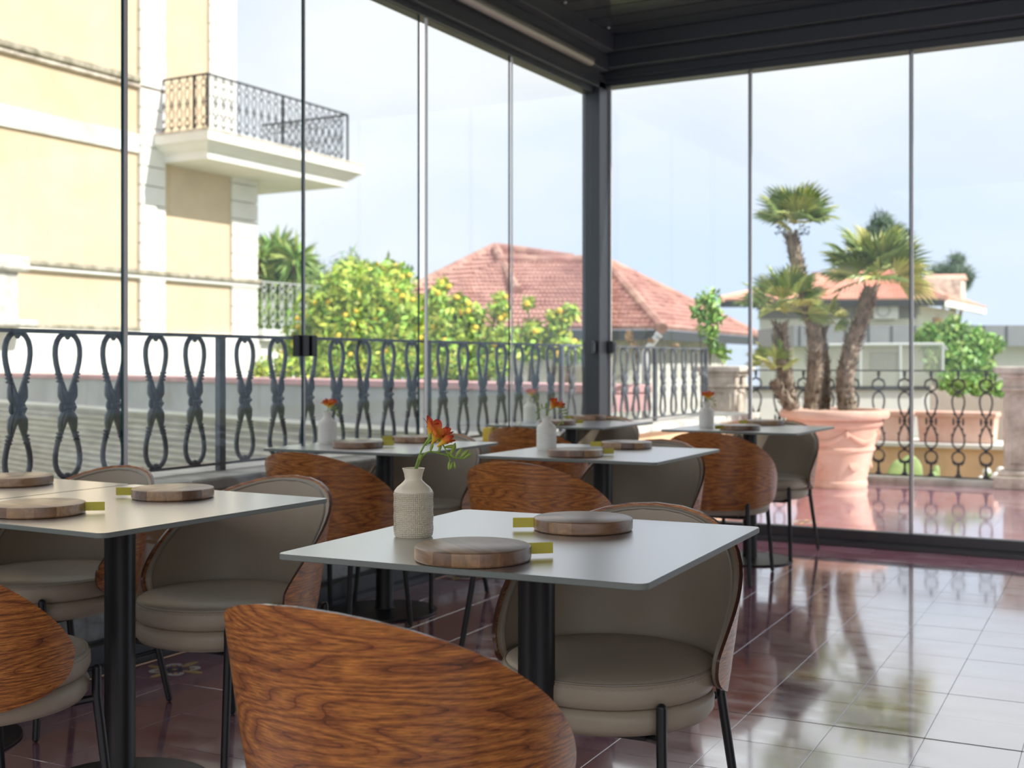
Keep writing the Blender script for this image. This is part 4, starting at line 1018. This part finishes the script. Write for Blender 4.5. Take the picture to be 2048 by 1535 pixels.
def solid(nm, pts, d, m_, parent):
    k = MB(); n = len(pts); d = Vector(d); k.add(list(pts)+[Vector(p)+d for p in pts], [tuple(reversed(range(n))), tuple(n+i for i in range(n))]+[(i, (i+1) % n, n+(i+1) % n, n+i) for i in range(n)])
    return part(nm, k.mesh(nm, m_, smooth=False), parent)
h1 = empty('tiled_roof_house', (0, 0, 0), 0, 'low house with broad hipped roof of old red clay tiles behind the lemon trees', 'house')
ZE = 30
E0, E1 = at(740, 657, ZE), at(1322, 657, ZE); R0, R1 = at(1000, 519, ZE+4), at(1207, 523, ZE+4)
R0.z = R1.z; E0.z = E1.z
roof_courses(h1, E0, E1, R0, R1, 17, 62, M['rooftile'], .07, wave=.035, rag=1)
E2 = at(1515, 657, ZE+9); E2.z = E1.z
roof_courses(h1, E1, E2, R1, R1+(E2-E1)*.02, 15, 34, M['rooftile'], .07, wave=.035, rag=1)
PK = at(990, 497, ZE+5.5); F0 = at(800, 590, ZE+3.5); F1 = at(1130, 545, ZE+4.2)
# rear higher hip with its own peak
g0, g1 = at(790, 600, ZE+2.6), at(1010, 566, ZE+2.2)
roof_courses(h1, at(770, 606, ZE+2.2), at(1030, 590, ZE+1.8), PK, PK+Vector((.02, 0, 0)), 11, 30, M['rooftile'], .07, wave=.035, rag=1)
roof_courses(h1, at(1020, 580, ZE+2.4), at(1200, 530, ZE+4.5), PK, PK+Vector((.02, 0, 0)), 8, 20, M['rooftile'], .07, wave=.035, rag=1)
for a, b_ in ((R1, E1), (R0, R1), (R1, E2), (PK, at(770, 606, ZE+2.2)), (PK, at(1032, 582, ZE+1.9)), (PK, at(1140, 519, ZE+4.6))):
    n_ = int((b_-a).length/.42); k = MB()
    for i in range(n_):
        p, q = a.lerp(b_, i/n_), a.lerp(b_, (i+1.15)/n_); k.tube([p+Vector((0, 0, .05)), q+Vector((0, 0, .03))], [.13, .16], 8)
    part('ridge_tiles', k.mesh('ridge_tiles', M['rooftile']), h1)
dn = Vector((0, 0, -.28))
solid('fascia', [E0+Vector((0, 0, -.03)), E1+Vector((0, 0, -.03)), E1+dn, E0+dn], (E2-E1).normalized()*.15, M['fascia'], h1)
solid('fascia', [E1+Vector((0, 0, -.03)), E2+Vector((0, 0, -.03)), E2+dn, E1+dn], (E0-E1).normalized()*.15, M['fascia'], h1)
iw = (E0-E1).normalized(); ir = (E2-E1).normalized()
c0, c1, c2 = E0+ir*.8-iw*.8, E1+ir*.8+iw*.8, E2+iw*.8-ir*.8
for a, b_ in ((c0, c1), (c1, c2)):
    solid('wall', [Vector((a.x, a.y, a.z-.05)), Vector((b_.x, b_.y, b_.z-.05)), Vector((b_.x, b_.y, -2.8)), Vector((a.x, a.y, -2.8))], (0, .05, 0) if a is c0 else (-.05, 0, 0), M['stone'], h1)
# ---------------------------------------------------------------- right-hand villa with orange roof
h2 = empty('orange_roof_house', (0, 0, 0), 0, 'white house with light orange hipped roof and chimney behind the palms', 'house')
Z2 = 40
e0, e1, e2 = at(1440, 603, Z2+1), at(1890, 598, Z2), at(1972, 603, Z2+7)
e0.z = e1.z; e2.z = e1.z
r0, r1 = at(1690, 545, Z2+5), at(1785, 545, Z2+5); r1.z = r0.z
roof_courses(h2, e0, e1, r0, r1, 14, 60, M['rooftile2'], .06, wave=.03)
roof_courses(h2, e1, e2, r1, r1+(e2-e1)*.05, 12, 24, M['rooftile2'], .06, wave=.03)
for a, b_ in ((r1, e1), (r0, r1), (r0, e0)):
    part('ridge_tiles', MB().tube([a+Vector((0, 0, .04)), b_+Vector((0, 0, .04))], .14, 7).mesh('ridge_tiles', M['rooftile2']), h2)
dn = Vector((0, 0, -.22))
solid('gutter', [e0, e1, e1+dn, e0+dn], (0, .2, 0), M['fascia'], h2); solid('gutter', [e1, e2, e2+dn, e1+dn], (-.2, 0, 0), M['white'], h2)
iw = (e0-e1).normalized(); ir = (e2-e1).normalized()
w0, w1, w2 = e0+ir*1.0-iw*1.0, e1+ir*1.0+iw*1.1, e2+iw*1.0-ir*1.0
def wallseg(a, b_, z0, z1, m_, nm, par, th=.2):
    d = (b_-a).normalized(); n_ = Vector((-d.y, d.x, 0))*th
    if n_.dot(a) < 0: n_ = -n_
    return solid(nm, [Vector((a.x, a.y, z1)), Vector((b_.x, b_.y, z1)), Vector((b_.x, b_.y, z0)), Vector((a.x, a.y, z0))], n_, m_, par)
wallseg(w0, w1, -2.8, e0.z-.55, M['white'], 'wall', h2); wallseg(w1, w2, -2.8, e0.z-.45, M['white'], 'wall', h2)
wallseg(w0-ir*.1, w1-ir*.1, e0.z-.60, e0.z-.15, M['greyclad'], 'soffit_band', h2); wallseg(w1-iw*.1, w2-iw*.1, e0.z-.50, e0.z-.15, M['white'], 'soffit_band', h2)
wm = w1.lerp(w2, .40); 
wallseg(w1.lerp(w2, .38)-iw*.25, w1.lerp(w2, .46)-iw*.25, 1.6, e0.z-.5, M['plaster2'], 'pilaster', h2)
for t0, t1 in ((.60, .62), ):
    a, b_ = w0.lerp(w1, t0), w0.lerp(w1, t1)
    wallseg(a-ir*.05, b_-ir*.05, 1.9, 2.75, M['whitestain'], 'shutter', h2)
ch_ = at(1887, 583, Z2+4); dx_ = iw*-.62; dy_ = ir*.9
k = MB(); k.hexa([ch_-dx_, ch_+dx_, ch_+dx_+dy_, ch_-dx_+dy_], [v+Vector((0, 0, .46)) for v in (ch_-dx_, ch_+dx_, ch_+dx_+dy_, ch_-dx_+dy_)])
k.hexa([q+Vector((0, 0, -.4)) for q in (ch_-dx_, ch_+dx_, ch_+dx_+dy_, ch_-dx_+dy_)], [ch_-dx_, ch_+dx_, ch_+dx_+dy_, ch_-dx_+dy_])
cm = part('chimney', k.mesh('chimney', M['stonewarm'], smooth=False), h2)
k = MB(); cc = [q+Vector((0, 0, .46)) for q in (ch_-dx_*1.12, ch_+dx_*1.12, ch_+dx_*1.12+dy_, ch_-dx_*1.12+dy_)]
k.add(cc+[ch_-dx_*1.1+dy_*.5+Vector((0, 0, .66)), ch_+dx_*1.1+dy_*.5+Vector((0, 0, .66))], [(0, 1, 5, 4), (2, 3, 4, 5), (1, 2, 5), (3, 0, 4), (3, 2, 1, 0)])
part('chimney_cap', k.mesh('chimney_cap', M['rooftile2'], smooth=False), cm)
# small secondary chimney at the left of the roof
c_ = at(1660, 566, Z2+6); k = MB(); k.box(-.5, .5, -.3, .3, -.4, .30, Matrix.Translation(c_)); part('chimney', k.mesh('chimney', M['white'], smooth=False), h2)
k = MB(); k.box(-.6, .6, -.4, .4, .30, .42, Matrix.Translation(c_)); part('chimney_cap', k.mesh('chimney_cap', M['rooftile2'], smooth=False), h2)
# air conditioner on the wall
apos = at(1771, 621, Z2+.72)
ac = empty('air_conditioner', apos, math.atan2(iw.y, iw.x)+PI, 'white outdoor air conditioner hung on the white house wall', 'air conditioner')
bevel(part('casing', MB().box(-.40, .40, -.16, .16, -.28, .28).mesh('casing', M['acwhite'], smooth=False), ac), .02)
k = MB(); k.lathe([(.20, 0), (.22, .01), (.22, .03), (.20, .04)], 24, close=True); part('fan_ring', k.mesh('fan_ring', M['greyclad']), ac, (-.10, -.16, 0), (PI/2, 0, 0)); part('bracket', MB().box(-.3, .3, -.05, .3, -.32, -.28).mesh('bracket', M['greyclad'], smooth=False), ac)
# ---------------------------------------------------------------- long grey clad building
gb = empty('grey_building', (0, 0, 0), 0, 'long low building with flat grey cladding band below the orange roof', 'building')
Zg = 27; ga, gb_ = at(1590, 651, Zg), at(2250, 642, Zg); 
fw = Vector((-sy, cy, 0))
def front(u0, u1, v0, v1, Z, m_, nm, par, th=.3):
    a, b_ = at(u0, v0, Z), at(u1, v0, Z); z1 = at(u0, v1, Z).z
    return solid(nm, [a, b_, Vector((b_.x, b_.y, z1)), Vector((a.x, a.y, z1))], fw*th, m_, par)
front(1588, 2260, 650, 692, Zg, M['greyclad'], 'cladding_band', gb, 4)
front(1588, 2260, 692, 1000, Zg+.5, M['white'], 'wall', gb)
for u0, u1 in ((1740, 1800),):
    front(u0, u1, 704, 738, Zg+.46, M['greywall'], 'window', gb, .1)
for u in range(1600, 2250, 46): front(u, u+1.2, 651, 691, Zg-.02, M['fascia'], 'cladding_joint', gb, .03)
# white parked-van-like low wall seen through the black balustrade
lwall = empty('garden_wall', (0, 0, 0), 0, 'low white garden wall with dark capping seen through the black balustrade', 'wall')
front(1440, 1862, 778, 870, 17, M['white'], 'panel', lwall, .2); front(1436, 1864, 772, 779, 16.95, M['fascia'], 'capping', lwall, .3)
# enclosure of dull netting on a pale frame
nt_ = empty('net_enclosure', (0, 0, 0), 0, 'pale netting enclosure on thin posts in front of the grey building', 'enclosure')
for u in (1650, 1720, 1800, 1885):
    part('post', MB().tube([at(u, 688, 20), at(u, 688, 20)-Vector((0, 0, at(u, 688, 20).z+2.6))], .03, 6).mesh('post', M['pipe']), nt_)
part('top_bar', MB().tube([at(1650, 690, 20), at(1885, 688, 20), at(1893, 700, 20)], .03, 6).mesh('top_bar', M['pipe']), nt_)
k = MB()
for i in range(60):
    u = 1650+235*i/59; k.tube([at(u, 690, 20), at(u, 900, 20)], .006, 3)
for i in range(26): v = 690+110*i/25; k.tube([at(1650, v, 20), at(1885, v, 20)], .006, 3)
tag(part('netting', k.mesh('netting', M['net'], smooth=False), nt_), kind='stuff')
# reed fence
rf = empty('reed_fence', (0, 0, 0), 0, 'grey reed fence leaning along the garden beside the right pedestal', 'fence')
for i in range(58):
    u = 1862+150*i/57; a = at(u, 792+12*math.sin(i*.4)*.3-8*(1-abs(i-28)/28)*0+random.uniform(-3, 3)+ (0 if i > 14 else -(14-i)*1.6), 15.5); b_ = at(u+random.uniform(-2, 2), 850, 15.5); b_.z = -2.6
    part('reed', MB().tube([a, b_], .015, 5).mesh('reed', M['bamboo']), rf)
tree('leafy_tree', 'bright green leafy tree in front of the grey cladding, right of the palms', 'tree',
     [B(1880, 690, 22, 38), B(1930, 690, 22, 40), B(1860, 665, 22, 22), B(1900, 660, 22, 24), B(1960, 690, 22, 30), B(1905, 645, 22, 14), B(1990, 688, 22, 18), B(1840, 678, 22, 14), B(1910, 730, 21.5, 36), B(1960, 740, 21.5, 30), B(1870, 730, 21.5, 22)], 4200, .075, M['leafb'], gz(1910, 22), .12, 21)
tree('shrub', 'green shrub with a rusty branch behind the reed fence', 'shrub',
     [B(1940, 775, 18, 30), B(1985, 785, 18, 28), B(1900, 765, 18, 24), B(2010, 790, 18, 22)], 2600, .05, M['leafb'], gz(1950, 18), .05, 22)
tree('pine_tree', 'dark pine tree top rising behind the orange roof by the chimney', 'tree',
     [B(1900, 545, 60, 30, (1.4, 1.4, .7)), B(1915, 520, 60, 14), B(1935, 555, 60, 14), B(1880, 560, 60, 18), B(1925, 570, 60, 12)], 1800, .20, M['leafp'], gz(1900, 60), .3, 23, shape='needle')
tree('pine_tree', 'dark tree crown showing behind the tallest right palm head', 'tree',
     [B(1765, 450, 55, 26), B(1800, 470, 55, 22), B(1740, 470, 55, 20), B(1780, 500, 55, 34), B(1730, 510, 55, 25)], 2000, .20, M['leafp'], gz(1770, 55), .35, 24, shape='needle')
tree('small_tree', 'slender bright green sapling beside the left stone pedestal', 'tree',
     [B(1415, 600, 13.2, 24), B(1400, 625, 13.2, 20), B(1430, 630, 13.2, 20), B(1418, 660, 13.2, 22), B(1425, 690, 13.2, 14), B(1445, 705, 13.2, 15)], 520, .050, M['leafb'], tuple(at(1428, 800, 13.2)[:2])+(-2.6,), .03, 25)
tree('weed', 'dry straw-coloured weed stalks behind the balustrade', 'weed',
     [B(1258, 672, 11.5, 10, (.6, .6, 1.3)), B(1268, 690, 11.5, 8), B(1302, 680, 11.5, 5), B(1352, 692, 11.5, 5)], 260, .025, M['straw'], tuple(at(1262, 760, 11.5)), .008, 26)
pp = empty('flue_pipe', (0, 0, 0), 0, 'slanting pale metal pipe sticking up behind the balustrade near the corner post', 'pipe')
part('tube', MB().tube([at(1290, 705, 12), at(1318, 668, 12)], .035, 14).mesh('tube', M['pipe']), pp)
q = at(1290, 705, 12); part('standpipe', MB().tube([q+Vector((0, 0, .02)), Vector((q.x, q.y, -2.6))], .035, 14).mesh('standpipe', M['pipe']), pp)
part('collar', MB().tube([at(1315, 672, 12), at(1319, 667, 12)], .042, 14).mesh('collar', M['pipe']), pp)
# planter boxes on a ledge below the terrace
lg = empty('planter_ledge', (0, 0, 0), 0, 'ochre wall with white ledge seen through the black balustrade', 'wall')
LY = 14.2
la, lb = Vector((onY(1700, LY), LY, 0)), Vector((onY(2060, LY), LY, 0))
zt = CH-(886-HOR)*13.6/FPX
part('wall', MB().box(la.x-.8, lb.x+1.2, LY, LY+.9, -2.6, zt-.05).mesh('wall', M['plaster2'], smooth=False), lg); bevel(part('ledge', MB().box(la.x-.8, lb.x+1.2, LY-.06, LY+.9, zt-.05, zt).mesh('ledge', M['white'], smooth=False), lg), .008)
def planter(u0, u1, v0, lab):
    x0, x1 = onY(u0, LY+.1), onY(u1, LY+.1); h = .345; xm = (x0+x1)/2; hw = (x1-x0)/2
    o = empty('planter_box', (xm, LY+.30, zt), 0, lab, 'planter', 'rectangular terracotta planters on the ledge')
    k = MB(); k.hexa([(-hw+.03, -.17, 0), (hw-.03, -.17, 0), (hw-.03, .17, 0), (-hw+.03, .17, 0)], [(-hw, -.19, h), (hw, -.19, h), (hw, .19, h), (-hw, .19, h)])
    bevel(part('box', k.mesh('box', M['terracotta'], smooth=False), o), .01)
    k = MB(); k.box(-hw-.015, hw+.015, -.21, .21, h-.05, h+.005); bevel(part('rim', k.mesh('rim', M['terracotta'], smooth=False), o), .012)
planter(1640, 1818, 828, 'rectangular terracotta planter half hidden behind the huge round pot'); planter(1832, 1990, 828, 'rectangular terracotta planter seen whole through the black balustrade')
# prickly pear pads and white flowers in front of the ledge wall
def padplant(nm, u, v, Z, pads, lab, cat, m_):
    b0 = at(u, v, Z); o = empty(nm, b0, YAW, lab, cat)
    for (x, z, rx, rz_, tl) in pads:
        k = MB(); k.ball((0, 0, rz_), rx, .022, rz_, 14, 8); part('pad' if m_ == 'cactus' else 'bloom', k.mesh('pad', M[m_]), o, (x, random.uniform(-.05, .05), z), (0, tl, 0))
    st_ = MB().tube([(0, 0, -1.6), (0, 0, .1)], .03, 6); part('stem', st_.mesh('stem', M['cactus']), o)
padplant('prickly_pear', 1800, 975, 13.2, [(-.28, -.10, .09, .17, -.6), (-.12, -.05, .10, .19, .3), (.10, -.04, .14, .20, 0), (.0, -.2, .12, .18, .2)], 'green prickly pear pads behind the balustrade beside the pot', 'cactus', 'cactus')
padplant('prickly_pear', 1858, 975, 13.2, [(-.08, -.08, .06, .15, .55), (.06, -.05, .05, .15, .15), (0, -.2, .08, .15, 0)], 'slim bright prickly pear pads under the middle of the balustrade', 'cactus', 'cactus')
padplant('white_flower', 1980, 965, 13.0, [(.05, .0, .06, .06, 0), (.10, .08, .05, .05, 0), (-.02, .06, .05, .05, 0), (.10, -.06, .06, .06, 0), (-.10, -.02, .04, .05, 0)], 'white blossom cluster low behind the balustrade beside the right pedestal', 'flower', 'petalw')
# ---------------------------------------------------------------- the cream villa at left
VX = -19.8
SC = 19.8/15.8
villa = empty('villa', (VX, 20, 0), 0, 'cream villa with white quoined pilasters and corner balcony at the left', 'villa')
def yv(u): return onX(u, VX)-20
def zv(u, v):
    t = (u-1024)/FPX; Z = VX/(t*cy-sy); return CH-(v-HOR)*Z/FPX
TOPZ = 14
def vbox(nm, y0, y1, z0, z1, d0, d1, m_, bv=0, seg=1):
    o = part(nm, MB().box(d0, d1, y0, y1, z0, z1).mesh(nm, M[m_], smooth=False), villa)
    if bv: bevel(o, bv, seg)
    return o
yL, yP0, yP1, yU0, yU1, yQ0, yQ1 = yv(-500), yv(275), yv(325), yv(415), yv(468), yv(460), yv(511)
vbox('wall', yL, yQ1-.06, -2.6, zv(510, 384)+.35, -4.5, 0, 'plaster'); vbox('wall', yL, yU1-.06, zv(510, 384)+.35, TOPZ, -4.5, -.002, 'plaster')
def blocks(y0, y1, z0, z1, h, d):
    z = z0; me = MB().box(0, d, y0, y1, .012, h-.008).mesh('quoin_block', M['white'], smooth=False)
    while z < z1-.1:
        o = part('quoin_block', me, villa, (0, 0, z), None); bevel(o, .01, 1); z += h
zs = zv(510, 384)
blocks(yP0, yP1, -2.6, TOPZ, .42, .10); blocks(yQ0, yQ1, -2.6, zs+.3, .42, .08); blocks(yU0, yU1, zs+.35, TOPZ, .42, .08)
def course(v0, u0, v1, u1, d, hgt, m_, nm='string_course', yend=None, uL=-500):
    z = (zv(u0, v0)+zv(u1, v1))/2
    return vbox(nm, yv(uL), yend if yend is not None else yP0, z-hgt/2, z+hgt/2, 0, d, m_, .02)
zz = zv(0, 90); vbox('string_course', yL, yP0-.02, zz-.05, zz+.10, 0, .16, 'moss', .03); vbox('string_course', yL, yP1, zz-.14, zz-.05, 0, .10, 'stonewarm', .02)
z1 = zv(0, 210); z2 = zv(0, 252); vbox('plat_band', yL, yP0-.01, z2, z1, 0, .07, 'whitestain', .01)
zz = zv(100, 533); vbox('string_course', yL, yQ1+.08, zz-.02, zz+.10, 0, .17, 'moss', .03); vbox('string_course', yL, yQ1+.04, zz-.10, zz-.02, 0, .12, 'white', .02)
zz = zv(100, 655); vbox('base_moulding', yv(30), yP0+.02, zz-.03, zz+.07, 0, .12, 'moss', .02)
vbox('base_wall', yL, yQ1+.05, -2.6, zz-.03, 0, .125, 'whitestain', .01)
# raised plaster frames between the pilasters: thin shadow lines
# corner pier at the far left
vbox('pier', yL, yv(2), zv(0, 640), zv(0, 545), 0, .5, 'stone', .02); vbox('pier_cap', yL, yv(18), zv(0, 545), zv(0, 515), 0, .65, 'stone', .05); vbox('pier_base', yL, yv(30), zv(0, 655), zv(0, 640), 0, .7, 'stone', .04)
# balcony
DB = 1.40
ya, yb = yv(305)+.1, 0
ya = None
# near outer corner of the railing at column 415, far one at 695, on the plane X = VX + DB
ya = onX(415, VX+DB)-20; yb = onX(695, VX+DB)-20
def zb(u, v):
    X = VX+DB; t = (u-1024)/FPX; Z = X/(t*cy-sy); return CH-(v-HOR)*Z/FPX
zt_ = zb(420, 266); hr = zb(415, 147)-zt_
prof = [(.28, 0), (.28, -.20), (.20, -.24), (.10, -.34), (.0, -.40), (-.02, -.55)]
k = MB(); b0 = 0; rings = []
for ox, oz in prof:
    k.v += [(-.05, ya-ox, zt_+oz), (DB+ox, ya-ox, zt_+oz), (DB+ox, yb+ox, zt_+oz), (-1.6, yb+ox, zt_+oz)]
for i in range(len(prof)-1):
    for j in range(3): k.f.append((i*4+j, i*4+j+1, i*4+j+5, i*4+j+4))
k.f.append((0, 3, 2, 1)); q = (len(prof)-1)*4; k.f.append((q, q+1, q+2, q+3))
part('balcony_slab', k.mesh('balcony_slab', M['white'], smooth=False), villa)
vbox('balcony_paving', ya-.30, yb+.30, zt_, zt_+.04, -.0, DB+.30, 'stonewarm')
yw0 = yQ1-.02; part('balcony_paving', MB().box(-1.6, 0, yU1, yb+.30, zt_, zt_+.04).mesh('balcony_paving', M['stonewarm'], smooth=False), villa)
vbm = ring_baluster(hr-.05, 1.35).mesh('baluster', M['iron2'])
blr = part('balcony_railing', MB().box(0, DB, ya-.02, ya+.02, zt_+hr-.02, zt_+hr+.02).box(DB-.02, DB+.02, ya, yb, zt_+hr-.02, zt_+hr+.02).box(-1.4, DB, yb-.02, yb+.02, zt_+hr-.02, zt_+hr+.02).box(0, DB, ya-.02, ya+.02, zt_+.04, zt_+.07).box(DB-.02, DB+.02, ya, yb, zt_+.04, zt_+.07).box(-1.4, DB, yb-.02, yb+.02, zt_+.04, zt_+.07).mesh('balcony_railing', M['iron2'], smooth=False), villa)
n_ = 6
for i in range(n_): part('baluster', vbm, blr, (DB*(i+.5)/n_, ya, zt_+.04), (0, 0, PI/2))
n_ = 20
for i in range(1, n_): part('baluster', vbm, blr, (DB, ya+(yb-ya)*i/n_, zt_+.04))
for i in range(12): part('baluster', vbm, blr, (-1.3+(DB+1.2)*(i+.3)/12, yb, zt_+.04), (0, 0, PI/2))
for (x, y_) in ((DB, ya), (DB, yb), (.03, ya), (DB, (ya+yb)/2), (DB*.72, ya)):
    part('newel', MB().box(x-.022, x+.022, y_-.022, y_+.022, zt_, zt_+hr).mesh('newel', M['iron2'], smooth=False), blr)
# rear lower terrace of the villa with pale railing
zr0, zr1 = zv(520, 660), zv(520, 562)
rt = part('rear_railing', MB().box(.08, .12, yQ1, yv(512)+4.6, zr1-.03, zr1).box(.08, .12, yQ1, yv(512)+4.6, zr0, zr0+.03).mesh('rear_railing', M['pipe'], smooth=False), villa)
vb2 = ring_baluster(zr1-zr0, 1.5).mesh('baluster', M['pipe'])
for i in range(13): part('baluster', vb2, rt, (.1, yQ1+.2+i*.33, zr0))
part('rear_terrace', MB().box(-3, .25, yQ1, yv(512)+4.8, zr0-.25, zr0).mesh('rear_terrace', M['white'], smooth=False), villa)
part('rear_terrace_wall', MB().box(-3, 0, yQ1, yv(512)+4.4, -2.6, zr0-.25).mesh('rear_terrace_wall', M['white'], smooth=False), villa)
